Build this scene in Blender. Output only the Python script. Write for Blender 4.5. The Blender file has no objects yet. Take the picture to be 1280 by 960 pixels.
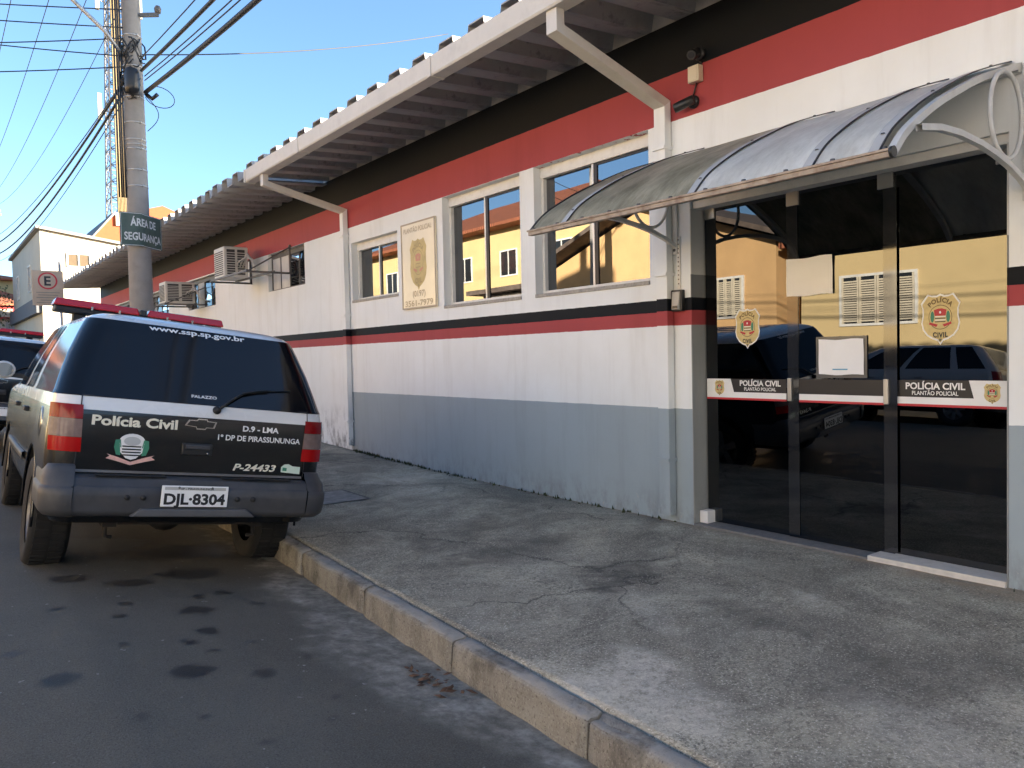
import bpy, bmesh, math, random
from mathutils import Vector, Matrix, noise as mnoise
R = math.radians
rnd = random.Random(7)
scene = bpy.context.scene
COL = scene.collection

# ---------------------------------------------------------------- camera
cam_d = bpy.data.cameras.new('camera')
cam = bpy.data.objects.new('camera', cam_d); COL.objects.link(cam)
yaw, pitch, roll = R(37.086), R(-1.959), R(-1.226)
fwd = Vector((math.sin(yaw)*math.cos(pitch), math.cos(yaw)*math.cos(pitch), math.sin(pitch)))
rgt = Vector((math.cos(yaw), -math.sin(yaw), 0)); upv = rgt.cross(fwd)
r2 = math.cos(roll)*rgt + math.sin(roll)*upv
u2 = -math.sin(roll)*rgt + math.cos(roll)*upv
cam.matrix_world = Matrix(((r2.x, u2.x, -fwd.x, -4.9), (r2.y, u2.y, -fwd.y, 0), (r2.z, u2.z, -fwd.z, 1.36), (0, 0, 0, 1)))
cam_d.sensor_width = 36; cam_d.lens = 36*980/1280; cam_d.clip_end = 3000; cam_d.clip_start = .05
scene.camera = cam

# ---------------------------------------------------------------- sky and sun
SUN_EL, SUN_PHI = R(10.5), R(35)          # low sun behind the station, to the right of the viewer
sdir = Vector((math.cos(SUN_PHI)*math.cos(SUN_EL), -math.sin(SUN_PHI)*math.cos(SUN_EL), math.sin(SUN_EL)))
world = bpy.data.worlds.new('World'); scene.world = world; world.use_nodes = True
wn = world.node_tree; wn.nodes.clear()
sky = wn.nodes.new('ShaderNodeTexSky'); sky.sky_type = 'NISHITA'; sky.sun_disc = False
sky.sun_elevation = SUN_EL; sky.sun_rotation = math.atan2(sdir.x, sdir.y)
sky.air_density = 0.9; sky.dust_density = 1.6; sky.ozone_density = 2.9; sky.altitude = 600
bg = wn.nodes.new('ShaderNodeBackground'); bg.inputs['Strength'].default_value = 0.062
wo = wn.nodes.new('ShaderNodeOutputWorld')
tint = wn.nodes.new('ShaderNodeMix'); tint.data_type = 'RGBA'; tint.blend_type = 'MULTIPLY'; tint.inputs[0].default_value = 1; tint.inputs[7].default_value = (1.0, 1.0, 1.0, 1)
wn.links.new(sky.outputs[0], tint.inputs[6]); wn.links.new(tint.outputs[2], bg.inputs[0]); wn.links.new(bg.outputs[0], wo.inputs[0])
sl = bpy.data.lights.new('sun', 'SUN'); sl.energy = 5.0; sl.angle = R(.53); sl.color = (1, .89, .73)
sun = bpy.data.objects.new('sun', sl); COL.objects.link(sun)
sun.rotation_euler = (-sdir).to_track_quat('-Z', 'Y').to_euler()
sun.location = sdir*60
scene.view_settings.view_transform = 'Standard'; scene.view_settings.look = 'None'
scene.view_settings.gamma = 1; scene.view_settings.use_curve_mapping = False
scene.view_settings.exposure = 3.1
scene.render.engine = 'CYCLES'

# ---------------------------------------------------------------- material helpers
def nodes(name):
    m = bpy.data.materials.new(name); m.use_nodes = True
    nt = m.node_tree; b = nt.nodes['Principled BSDF']
    return m, nt, b
def N(nt, typ, **kw):
    n = nt.nodes.new(typ)
    for k, v in kw.items():
        if k.startswith('i_'):
            key = k[2:]; key = int(key) if key.isdigit() else key
            n.inputs[key].default_value = v
        else: setattr(n, k, v)
    return n
def rgba(c): return (c[0], c[1], c[2], 1)
def mixc(nt, fac, a, b, blend='MIX'):
    n = nt.nodes.new('ShaderNodeMix'); n.data_type = 'RGBA'; n.blend_type = blend
    for sock, v in ((n.inputs[0], fac), (n.inputs[6], a), (n.inputs[7], b)):
        if isinstance(v, bpy.types.NodeSocket): nt.links.new(v, sock)
        elif isinstance(v, (tuple, list)): sock.default_value = rgba(v)
        else: sock.default_value = v
    return n.outputs[2]
def ramp(nt, src, stops):
    n = nt.nodes.new('ShaderNodeValToRGB'); nt.links.new(src, n.inputs[0])
    e = n.color_ramp.elements
    while len(e) < len(stops): e.new(.5)
    for el, (p, c) in zip(e, stops):
        el.position = p; el.color = rgba(c) if isinstance(c, (tuple, list)) else (c, c, c, 1)
    return n.outputs[0]
def noise_tex(nt, scale, detail=4, rough=.55, vec=None, stretch=None, dist=0):
    tc = nt.nodes.new('ShaderNodeTexCoord'); v = tc.outputs['Object'] if vec is None else vec
    if stretch:
        mp = nt.nodes.new('ShaderNodeMapping'); mp.inputs['Scale'].default_value = stretch
        nt.links.new(v, mp.inputs[0]); v = mp.outputs[0]
    n = N(nt, 'ShaderNodeTexNoise', i_Scale=scale, i_Detail=detail, i_Roughness=rough, i_Distortion=dist)
    nt.links.new(v, n.inputs['Vector'])
    return n.outputs[0]
def bump(nt, b, src, strength, dist=.01):
    n = N(nt, 'ShaderNodeBump', i_Strength=strength, i_Distance=dist)
    nt.links.new(src, n.inputs['Height']); nt.links.new(n.outputs[0], b.inputs['Normal'])
MATS = {}
def M(name, col, rough=.6, metal=0., var=.12, vs=6., bmp=0., bs=60., spec=.5, dirt=0., dirtcol=(.10, .08, .06), ds=2.5, rv=.0):
    """plain procedural material: base colour, mottling, dirt patches, fine bump"""
    if name in MATS: return MATS[name]
    m, nt, b = nodes(name)
    b.inputs['Roughness'].default_value = rough; b.inputs['Metallic'].default_value = metal
    b.inputs['Specular IOR Level'].default_value = spec
    c = tuple(col)
    if var:
        f = noise_tex(nt, vs, 6)
        out = mixc(nt, ramp(nt, f, [(.3, 0.), (.7, 1.)]), tuple(x*(1-var) for x in c), tuple(min(1, x*(1+var)) for x in c))
    else: out = None
    if dirt:
        d = ramp(nt, noise_tex(nt, ds, 8, .65), [(.5, 0.), (.75, dirt)])
        out = mixc(nt, d, out if out is not None else c, dirtcol)
    if out is not None: nt.links.new(out, b.inputs['Base Color'])
    else: b.inputs['Base Color'].default_value = rgba(c)
    if rv:
        r = nt.nodes.new('ShaderNodeMapRange'); nt.links.new(noise_tex(nt, vs*1.7, 5), r.inputs[0])
        r.inputs[1].default_value = .3; r.inputs[2].default_value = .7
        r.inputs[3].default_value = max(0, rough-rv); r.inputs[4].default_value = min(1, rough+rv)
        nt.links.new(r.outputs[0], b.inputs['Roughness'])
    if bmp: bump(nt, b, noise_tex(nt, bs, 5), bmp, .004)
    MATS[name] = m; return m
def glass_mat(name, tint, ior, mirror=0., rough=0.):
    """tinted pane: fresnel reflection over a dark, slightly see-through film"""
    m, nt, b = nodes(name); nt.nodes.remove(b)
    out = nt.nodes['Material Output']
    tr = N(nt, 'ShaderNodeBsdfTransparent', i_Color=rgba(tint))
    gl = N(nt, 'ShaderNodeBsdfGlossy', i_Roughness=rough, i_Color=(.95, .97, 1, 1))
    fr = N(nt, 'ShaderNodeFresnel', i_IOR=ior)
    mx = nt.nodes.new('ShaderNodeMixShader')
    if mirror:
        ma = N(nt, 'ShaderNodeMath', operation='MAXIMUM'); ma.inputs[1].default_value = mirror
        nt.links.new(fr.outputs[0], ma.inputs[0]); fac = ma.outputs[0]
    else: fac = fr.outputs[0]
    nt.links.new(fac, mx.inputs[0]); nt.links.new(tr.outputs[0], mx.inputs[1]); nt.links.new(gl.outputs[0], mx.inputs[2])
    nt.links.new(mx.outputs[0], out.inputs[0])
    w = noise_tex(nt, 1.3, 2)
    bn = N(nt, 'ShaderNodeBump', i_Strength=.012, i_Distance=.02); nt.links.new(w, bn.inputs['Height']); nt.links.new(bn.outputs[0], gl.inputs['Normal'])
    MATS[name] = m; return m

# ---------------------------------------------------------------- mesh helpers
class MB:
    """collects shapes, then links them as ONE mesh object"""
    def __init__(s): s.v = []; s.f = []; s.m = []; s.sm = []
    def add(s, vs, fs, mi=0, smooth=False):
        o = len(s.v); s.v += [tuple(p) for p in vs]
        for f in fs: s.f.append([i+o for i in f]); s.m.append(mi); s.sm.append(smooth)
        return s
    def box(s, x0, x1, y0, y1, z0, z1, mi=0):
        v = [(x, y, z) for x in (x0, x1) for y in (y0, y1) for z in (z0, z1)]
        return s.add(v, [(0, 1, 3, 2), (4, 6, 7, 5), (0, 4, 5, 1), (2, 3, 7, 6), (0, 2, 6, 4), (1, 5, 7, 3)], mi)
    def obox(s, a, b, w, h, up=(0, 0, 1), mi=0):
        """a bar from a to b, w wide and h high"""
        a, b = Vector(a), Vector(b); d = (b-a).normalized(); upv = Vector(up)
        sd = d.cross(upv)
        if sd.length < 1e-4: sd = d.cross(Vector((1, 0, 0)))
        sd.normalize(); u = sd.cross(d)
        v = [p + sd*(i*w/2) + u*(j*h/2) for p in (a, b) for i in (-1, 1) for j in (-1, 1)]
        return s.add(v, [(0, 1, 3, 2), (4, 6, 7, 5), (0, 4, 5, 1), (2, 3, 7, 6), (0, 2, 6, 4), (1, 5, 7, 3)], mi)
    def tube(s, pts, r, n=8, mi=0, cap=True, smooth=True):
        pts = [Vector(p) for p in pts]; rr = r if isinstance(r, (list, tuple)) else [r]*len(pts)
        vs = []; fs = []; prev = None
        for i, p in enumerate(pts):
            d = (pts[min(i+1, len(pts)-1)] - pts[max(i-1, 0)])
            if d.length < 1e-9: d = Vector((0, 0, 1))
            d.normalize()
            if prev is None:
                a = d.cross(Vector((0, 0, 1)))
                if a.length < .05: a = d.cross(Vector((1, 0, 0)))
            else: a = prev - d*prev.dot(d)
            a.normalize(); prev = a; b = d.cross(a)
            for k in range(n):
                t = 2*math.pi*k/n; vs.append(p + (a*math.cos(t) + b*math.sin(t))*rr[i])
        for i in range(len(pts)-1):
            for k in range(n):
                k2 = (k+1) % n; fs.append((i*n+k, i*n+k2, (i+1)*n+k2, (i+1)*n+k))
        s.add(vs, fs, mi, smooth)
        if cap:
            o = len(s.v)-len(vs)
            s.f.append([o+k for k in range(n)][::-1]); s.m.append(mi); s.sm.append(False)
            s.f.append([o+(len(pts)-1)*n+k for k in range(n)]); s.m.append(mi); s.sm.append(False)
        return s
    def lathe(s, prof, n=24, mi=0, c=(0, 0, 0), axis='z', smooth=True):
        vs = []; fs = []
        for (r, h) in prof:
            for k in range(n):
                t = 2*math.pi*k/n; a, b = r*math.cos(t), r*math.sin(t)
                vs.append({'z': (c[0]+a, c[1]+b, c[2]+h), 'x': (c[0]+h, c[1]+a, c[2]+b), 'y': (c[0]+a, c[1]+h, c[2]+b)}[axis])
        for i in range(len(prof)-1):
            for k in range(n):
                k2 = (k+1) % n; fs.append((i*n+k, i*n+k2, (i+1)*n+k2, (i+1)*n+k))
        return s.add(vs, fs, mi, smooth)
    def prism(s, poly, fn, d0, d1, mi=0):
        """2-D polygon pushed along a third axis; fn(u, v, d) -> point"""
        n = len(poly); vs = [fn(u, v, d0) for u, v in poly] + [fn(u, v, d1) for u, v in poly]
        fs = [list(range(n))[::-1], list(range(n, 2*n))] + [(i, (i+1) % n, n+(i+1) % n, n+i) for i in range(n)]
        return s.add(vs, fs, mi)
    def grid(s, rows, mi=0, smooth=True, close=False):
        nr, nc = len(rows), len(rows[0]); vs = [p for r in rows for p in r]; fs = []
        for i in range(nr-1):
            for j in range(nc if close else nc-1):
                j2 = (j+1) % nc; fs.append((i*nc+j, i*nc+j2, (i+1)*nc+j2, (i+1)*nc+j))
        return s.add(vs, fs, mi, smooth)
    def mesh(s, name, mats):
        me = bpy.data.meshes.new(name); me.from_pydata(s.v, [], s.f)
        for m in (mats if isinstance(mats, (list, tuple)) else [mats]): me.materials.append(m)
        me.polygons.foreach_set('material_index', s.m); me.polygons.foreach_set('use_smooth', s.sm)
        bm = bmesh.new(); bm.from_mesh(me); bmesh.ops.recalc_face_normals(bm, faces=bm.faces); bm.to_mesh(me); bm.free()
        me.update(); return me
    def build(s, name, mats, parent=None, loc=None, bevel=0.):
        return link(name, s.mesh(name, mats), parent, loc, bevel)
def link(name, me, parent=None, loc=None, bevel=0.):
    o = bpy.data.objects.new(name, me); COL.objects.link(o)
    if parent: o.parent = parent
    if loc: o.location = loc
    if bevel:
        b = o.modifiers.new('bevel', 'BEVEL'); b.width = bevel; b.segments = 2; b.limit_method = 'ANGLE'; b.angle_limit = R(40)
    return o
def empty(name, loc=(0, 0, 0), rz=0., parent=None):
    o = bpy.data.objects.new(name, None); COL.objects.link(o); o.location = loc; o.rotation_euler = (0, 0, rz)
    o.empty_display_size = .2
    if parent: o.parent = parent
    return o
def tag(o, label=None, cat=None, group=None, kind=None):
    if label: o['label'] = label
    if cat: o['category'] = cat
    if group: o['group'] = group
    if kind: o['kind'] = kind
    return o
def copy_tree(o, parent=None):
    c = o.copy(); COL.objects.link(c); c.parent = parent
    if parent: c.matrix_parent_inverse = o.matrix_parent_inverse
    for ch in list(o.children): copy_tree(ch, c)
    return c
def text_mesh(txt, size, bold=0., shear=0., align='LEFT', spacing=1.):
    """outline letters as a flat mesh: list of (u, v) points and faces"""
    cu = bpy.data.curves.new('letters', 'FONT'); cu.body = txt; cu.size = size; cu.offset = bold
    cu.shear = shear; cu.align_x = align; cu.space_character = spacing; cu.resolution_u = 3; cu.fill_mode = 'FRONT'
    ob = bpy.data.objects.new('letters', cu); COL.objects.link(ob)
    bpy.context.view_layer.update()
    dg = bpy.context.evaluated_depsgraph_get(); me = bpy.data.meshes.new_from_object(ob.evaluated_get(dg))
    vs = [(v.co.x, v.co.y) for v in me.vertices]; fs = [list(p.vertices) for p in me.polygons]
    bpy.data.objects.remove(ob); bpy.data.curves.remove(cu); bpy.data.meshes.remove(me)
    return vs, fs
def put_text(mb, txt, size, fn, mi=0, bold=0., shear=0., align='LEFT', width=None, spacing=1.):
    vs, fs = text_mesh(txt, size, bold, shear, align, spacing)
    if width and vs:
        u0 = min(p[0] for p in vs); u1 = max(p[0] for p in vs); k = width/(u1-u0)
        vs = [((u-u0)*k if align == 'LEFT' else u*k, v) for u, v in vs]
    mb.add([fn(u, v) for u, v in vs], fs, mi)
    return mb
def fbm(x, y, z=0., o=4):
    return mnoise.fractal(Vector((x, y, z)), 1., 2., o)
def interp(x, pts):
    if x <= pts[0][0]: return pts[0][1]
    for (a, va), (b, vb) in zip(pts, pts[1:]):
        if x <= b: return va + (vb-va)*(x-a)/(b-a)
    return pts[-1][1]
def sstep(a, b, x):
    t = min(1, max(0, (x-a)/(b-a))); return t*t*(3-2*t)
# ================================================================ GROUND
def G(Y):                                   # the street climbs gently away from the viewer
    d = Y-5
    if d < 0: return 0.
    if d < 4: return .03*d*d/8
    return .03*(min(d, 30)-2) + .012*max(0, d-30)
def kerbX(Y): return interp(Y, [(-14, -2.80), (1.7, -2.785), (2.24, -2.772), (3.3, -2.738), (4.4, -2.693), (6, -2.63), (9, -2.60), (80, -2.60)])
def wallZ(Y): return -.013 + G(Y)
def kerbZ(Y): return -.03 + .015*(min(6, max(-3, Y))-4) + .5*G(Y)
ROADW = 7.5
def roadZ(X, Y):
    d = kerbX(Y)-.1 - X
    half = ROADW/2
    e = half-abs(d-half)                    # distance from the nearer gutter
    e = max(-.3, e)
    p = .137*min(e, 1.5) + (.05*(1-math.exp(-(e-1.5)/.8)) if e > 1.5 else 0)
    return kerbZ(Y)-.168 - .15*G(Y) + p
def walkZ(X, Y):
    t = min(1.15, max(-.15, X/kerbX(Y)))
    return wallZ(Y)*(1-t) + kerbZ(Y)*t
def axis_pts(segs):
    out = []
    for a, b, s in segs:
        n = max(1, round((b-a)/s)); out += [a+(b-a)*i/n for i in range(n)]
    return out + [segs[-1][1]]
def sheet(name, xs, ys, fn, mat, attrs):
    """a height sheet with float attributes sampled per point"""
    mb = MB(); mb.grid([[fn(x, y) for x in xs] for y in ys])
    me = mb.mesh(name, mat)
    for an, af in attrs.items():
        at = me.attributes.new(an, 'FLOAT', 'POINT')
        at.data.foreach_set('value', [af(v.co.x, v.co.y) for v in me.vertices])
    return link(name, me)
def blob(x, y, cx, cy, rx, ry, a=0., s=3., amp=.5, seed=0.):
    dx, dy = x-cx, y-cy
    if abs(dx) > 2.2*max(rx, ry) or abs(dy) > 2.2*max(rx, ry): return 0.
    ca, sa = math.cos(a), math.sin(a); u, v = (dx*ca+dy*sa)/rx, (-dx*sa+dy*ca)/ry
    return 1-sstep(.35 if amp > .6 else .75, 1.1, math.hypot(u, v) + amp*fbm(x*s+seed, y*s, seed, 6))
# --- asphalt
OIL_AND_SHADE = [(-3.67, 4.71, .10, .10), (-3.72, 4.29, .07, .07), (-3.95, 3.73, .10, .09), (-4.47, 3.85, .075, .08), (-3.45, 5.6, .22, .16), (-3.88, 5.42, .14, .10), (-4.2, 5.6, .12, .1), (-3.67, 3.60, .05, .05),
       (-4.07, 4.71, .045, .05), (-3.42, 5.05, .06, .06), (-3.2, 4.2, .04, .04), (-3.58, 5.0, .05, .05), (-3.85, 4.15, .035, .04), (-4.25, 3.3, .03, .03), (-3.5, 3.2, .025, .03), (-3.3, 6.3, .45, .3), (-3.9, 6.7, .5, .35), (-3.78, 3.98, .03, .03),  # small blobs are oil spots; the broad ones paint shade under the car
       (-4.6, 4.3, .035, .04), (-3.38, 3.75, .03, .03), (-3.6, 3.0, .02, .02), (-4.05, 3.2, .025, .02), (-3.3, 4.75, .03, .04), (-4.0, 4.95, .04, .04), (-4.35, 4.95, .05, .05), (-3.9, 2.9, .02, .025), (-4.15, 4.2, .025, .03), (-3.55, 4.05, .02, .025)]
def oil_and_shade(x, y):
    if not (2 < y < 8 and x > -5.3): return 0.
    return min(1., sum(blob(x, y, cx, cy, rx, ry, .3, 11, .38, i*1.7) for i, (cx, cy, rx, ry) in enumerate(OIL_AND_SHADE)))
def dust(x, y):
    d = kerbX(y)-.1-x
    w = .20 + .16*fbm(y*.9, 3.1, 0, 3) + .12*fbm(y*5, x*5, 1, 5) + .20*math.exp(-((y-3.5)/1.3)**2)
    v = 1-sstep(w*.7, w*1.25+.03, d)
    v = max(v, .8*blob(x, y, -3.08, 4.35, .20, .05, 1.1, 7, .5, 3), .85*blob(x, y, -3.27, 4.05, .16, .018, -.2, 7, .4, 5), .5*blob(x, y, -3.2, 3.0, .12, .35, .1, 5, .7, 9))
    return v
m, nt, b = nodes('asphalt')
at = N(nt, 'ShaderNodeAttribute', attribute_name='stain'); du = N(nt, 'ShaderNodeAttribute', attribute_name='dust')
base = mixc(nt, ramp(nt, noise_tex(nt, 1.1, 8, .6), [(.3, 0.), (.7, 1.)]), (.082, .075, .057), (.124, .113, .088))
base = mixc(nt, ramp(nt, noise_tex(nt, 130, 3, .7), [(.45, 0.), (.72, .75)]), base, (.17, .165, .155))
base = mixc(nt, ramp(nt, noise_tex(nt, 160, 2, .6), [(.25, .8), (.45, 0.)]), base, (.015, .015, .017))
spk = ramp(nt, noise_tex(nt, 21, 2, .5), [(.735, 0.), (.75, .8)])
base = mixc(nt, spk, base, (.3, .29, .27))
sm = N(nt, 'ShaderNodeMath', operation='MULTIPLY'); nt.links.new(at.outputs['Fac'], sm.inputs[0]); sm.inputs[1].default_value = .72
base = mixc(nt, sm.outputs[0], base, (.008, .008, .010))
dn = N(nt, 'ShaderNodeMath', operation='MULTIPLY'); nt.links.new(du.outputs['Fac'], dn.inputs[0]); nt.links.new(ramp(nt, noise_tex(nt, 14, 8, .7), [(.34, .2), (.6, 1.)]), dn.inputs[1])
dc = mixc(nt, ramp(nt, noise_tex(nt, 5, 7, .7), [(.35, 0.), (.65, 1.)]), (.15, .14, .115), (.40, .375, .32))
base = mixc(nt, dn.outputs[0], base, dc)
nt.links.new(base, b.inputs['Base Color'])
ro = nt.nodes.new('ShaderNodeMapRange'); nt.links.new(at.outputs['Fac'], ro.inputs[0]); ro.inputs[3].default_value = .82; ro.inputs[4].default_value = .5
nt.links.new(ro.outputs[0], b.inputs['Roughness']); b.inputs['Specular IOR Level'].default_value = .35
bump(nt, b, noise_tex(nt, 120, 4, .75), .55, .006)
ASPH = m
ys = axis_pts([(-14, 0, .5), (0, 1.6, .12), (1.6, 7.2, .035), (7.2, 12, .12), (12, 62, 1.)])
road_xs = axis_pts([(-ROADW, -3.2, .3), (-3.2, -2.4, .12), (-2.4, .06, .035)])
road = sheet('road', road_xs, ys, lambda t, y: (kerbX(y)-.1+t, y, roadZ(kerbX(y)-.1+t, y)), ASPH, {'stain': oil_and_shade, 'dust': dust})  # stain holds the oil spots and the shade painted under the car
tag(road, kind='structure')
# --- pavement in front of the station
WHITE = [(-2.5, 2.5, .42, .30, 1.0), (-2.55, 2.15, .22, .3, .8), (-.5, 7.9, .7, .5, .55), (-.85, 6.9, .5, .3, .45), (-2.45, 3.55, .3, .18, .5), (-1.0, 2.45, .22, .08, .75), (-1.75, 3.0, .35, .12, .45), (-2.0, 1.3, .5, .25, .4)]
DARK = [(-1.55, 4.5, .7, .22, .75), (-1.45, 3.5, .45, .25, .85), (-1.3, 5.2, .5, .35, .55), (-.4, 6.0, .9, .25, .35), (-.1, 9.6, .35, 1.2, .8), (-.9, 9.8, .7, .5, .7), (-1.4, 2.6, .7, .16, .55), (-1.9, 4.9, .4, .2, .5), (-1.65, 7.2, .6, .2, .5), (-.15, 4.4, .15, .7, .5), (-1.6, 1.6, .5, .3, .5), (-2.5, 5.2, .1, .9, .3)]
def worn(x, y):
    if y > 11: return 0.
    return min(1., sum(a*blob(x, y, cx, cy, rx, ry, .2*i, 3.2, .75, 20+i*2.3) for i, (cx, cy, rx, ry, a) in enumerate(WHITE)))
def grime(x, y):
    v = .25*max(0, fbm(x*.8+5, y*.8, 2)) if y < 12 else .2
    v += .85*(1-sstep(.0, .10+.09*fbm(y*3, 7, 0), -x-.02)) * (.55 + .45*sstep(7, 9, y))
    return min(1., v+sum(a*blob(x, y, cx, cy, rx, ry, .25*i, 2.4, .85, 50+i*2.3) for i, (cx, cy, rx, ry, a) in enumerate(DARK)))
def sand(x, y):
    if not -1 < y < 4.3: return .5*(1-sstep(.0, .09+.06*fbm(y*2, 3, 0), -x-.01)) if y < 8.3 else 0.
    return (1-sstep(.02, .10+.22*sstep(3.2, 1.8, y)+.16*fbm(y*2.2, x*2.2, 0), -x)) if y < 2.9 else .6*(1-sstep(.0, .10+.1*fbm(y*2.2, x*2.2, 0), -x))
m, nt, b = nodes('worn_concrete')
wa = N(nt, 'ShaderNodeAttribute', attribute_name='worn'); ga = N(nt, 'ShaderNodeAttribute', attribute_name='grime'); sa = N(nt, 'ShaderNodeAttribute', attribute_name='sand')
base = mixc(nt, ramp(nt, noise_tex(nt, 1.6, 9, .65), [(.3, 0.), (.7, 1.)]), (.38, .35, .265), (.60, .555, .435))
base = mixc(nt, ramp(nt, noise_tex(nt, 9, 6, .7), [(.35, .55), (.5, 0.)]), base, (.29, .27, .215))
base = mixc(nt, ramp(nt, noise_tex(nt, .9, 7, .75, dist=.6), [(.42, .85), (.6, 0.)]), base, (.20, .185, .15))
spm = ramp(nt, noise_tex(nt, 2.3, 6, .7), [(.35, .25), (.65, 1.)])
spn = N(nt, 'ShaderNodeMath', operation='MULTIPLY'); nt.links.new(spm, spn.inputs[0]); nt.links.new(ramp(nt, noise_tex(nt, 62, 4, .75), [(.38, 1.), (.54, 0.)]), spn.inputs[1])
base = mixc(nt, spn.outputs[0], base, (.11, .10, .082))
base = mixc(nt, ramp(nt, noise_tex(nt, 26, 5, .8), [(.36, .75), (.46, 0.)]), base, (.15, .138, .112))
vo = N(nt, 'ShaderNodeTexVoronoi', feature='DISTANCE_TO_EDGE', i_Scale=.42); tcv = nt.nodes.new('ShaderNodeTexCoord'); wv = N(nt, 'ShaderNodeVectorMath', operation='MULTIPLY_ADD'); nzv = N(nt, 'ShaderNodeTexNoise', i_Scale=3.5, i_Detail=6); nt.links.new(tcv.outputs['Object'], nzv.inputs['Vector']); nt.links.new(nzv.outputs[1], wv.inputs[0]); wv.inputs[1].default_value = (.45, .45, 0); nt.links.new(tcv.outputs['Object'], wv.inputs[2]); nt.links.new(wv.outputs[0], vo.inputs['Vector'])
ck = N(nt, 'ShaderNodeMath', operation='MULTIPLY'); nt.links.new(ramp(nt, vo.outputs[0], [(.0, .9), (.006, 0.)]), ck.inputs[0]); nt.links.new(ramp(nt, noise_tex(nt, .7, 3), [(.45, 0.), (.55, 1.)]), ck.inputs[1])
base = mixc(nt, ck.outputs[0], base, (.05, .045, .04))
base = mixc(nt, ramp(nt, noise_tex(nt, 95, 2, .7), [(.56, 0.), (.72, 1.)]), base, (.74, .69, .57))
def times(a, k):
    n = N(nt, 'ShaderNodeMath', operation='MULTIPLY', use_clamp=True); nt.links.new(a, n.inputs[0])
    if isinstance(k, float): n.inputs[1].default_value = k
    else: nt.links.new(k, n.inputs[1])
    return n.outputs[0]
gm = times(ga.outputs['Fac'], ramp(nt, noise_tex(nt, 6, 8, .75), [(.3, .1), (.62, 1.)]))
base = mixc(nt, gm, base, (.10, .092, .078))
wm = times(wa.outputs['Fac'], ramp(nt, noise_tex(nt, 17, 9, .85), [(.36, 0.), (.6, .85)]))
base = mixc(nt, wm, base, (.70, .655, .555))
base = mixc(nt, times(sa.outputs['Fac'], ramp(nt, noise_tex(nt, 8, 8, .7), [(.35, .2), (.6, .9)])), base, (.36, .27, .18))
nt.links.new(base, b.inputs['Base Color']); b.inputs['Roughness'].default_value = .9; b.inputs['Specular IOR Level'].default_value = .25
bump(nt, b, noise_tex(nt, 75, 5, .75), .8, .008)
PAVE = m
pys = axis_pts([(-14, -.5, .5), (-.5, 8, .045), (8, 12, .1), (12, 44, 1.)])
pts_t = axis_pts([(-.12, .9955, .018)])+[.9965]
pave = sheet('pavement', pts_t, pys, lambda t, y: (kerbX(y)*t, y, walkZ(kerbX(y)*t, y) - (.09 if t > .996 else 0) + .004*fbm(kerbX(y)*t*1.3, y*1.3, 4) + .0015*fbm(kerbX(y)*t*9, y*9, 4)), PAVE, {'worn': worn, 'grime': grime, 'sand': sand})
tag(pave, kind='structure')
# --- kerb stones
kerb = tag(empty('kerb'), kind='structure')
m, nt, b = nodes('kerb_concrete')
base = mixc(nt, ramp(nt, noise_tex(nt, 3, 8, .65), [(.3, 0.), (.7, 1.)]), (.22, .20, .165), (.32, .30, .255))
base = mixc(nt, ramp(nt, noise_tex(nt, 5, 8, .7, stretch=(1, 1, .35)), [(.48, 0.), (.68, .85)]), base, (.11, .095, .085))
base = mixc(nt, ramp(nt, noise_tex(nt, 90, 3, .7), [(.55, 0.), (.75, .8)]), base, (.42, .40, .36))
base = mixc(nt, ramp(nt, noise_tex(nt, 80, 3, .7), [(.3, .9), (.45, 0.)]), base, (.09, .08, .07))
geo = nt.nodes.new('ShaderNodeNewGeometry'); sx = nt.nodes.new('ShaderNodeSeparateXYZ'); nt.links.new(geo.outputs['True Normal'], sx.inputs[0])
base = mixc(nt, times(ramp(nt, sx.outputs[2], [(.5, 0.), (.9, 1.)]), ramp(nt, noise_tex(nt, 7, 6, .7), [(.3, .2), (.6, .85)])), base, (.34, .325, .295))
base = mixc(nt, ramp(nt, noise_tex(nt, 2.1, 9, .75, stretch=(1, 1, .6)), [(.5, 0.), (.62, .75)]), base, (.085, .075, .062))
nt.links.new(base, b.inputs['Base Color']); b.inputs['Roughness'].default_value = .92; b.inputs['Specular IOR Level'].default_value = .2
bump(nt, b, noise_tex(nt, 60, 5, .75), .7, .008)
KERB = m
def kerb_stone(y0, y1, chip=0., seg=14):
    rows = []
    prof = [(.0, -.35), (.0, -.03), (-.003, -.008), (-.012, 0.), (-.035, .002), (-.065, .002), (-.088, -.002), (-.099, -.012), (-.104, -.03), (-.107, -.08), (-.11, -.13), (-.114, -.35)]
    for i in range(seg+1):
        y = y0+(y1-y0)*i/seg; row = []
        e = min(i, seg-i)
        for (dx, dz) in prof:
            n1 = fbm(y*5, dx*14, dz*14+y0); n2 = fbm(y*23, dx*40, dz*40)
            top = 1 if dz > -.2 else .2
            ch = chip*max(0, fbm(y*3.3, dx*6, 9.)+.25)*top
            sh = (.010 if e == 0 else 0)
            row.append((kerbX(y)+dx*(1-.02*sh) + (.004 if dx > -.02 else .009)*n1 + .004*n2 + (sh if dx < -.05 else -sh*.3) + ch*.03*(1 if dx < -.04 else 0), y, kerbZ(y)+.004+dz + .003*n1 - sh*.6*(1 if dz > -.05 else 0) - ch*.035*(1 if dz > -.05 and dx < -.02 else 0)))
        rows.append(row)
    mb = MB(); mb.grid(rows, smooth=True)
    n = len(prof)
    mb.f.append(list(range(n))); mb.m.append(0); mb.sm.append(False)
    mb.f.append([seg*n+i for i in range(n)]); mb.m.append(0); mb.sm.append(False)
    return mb
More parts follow.
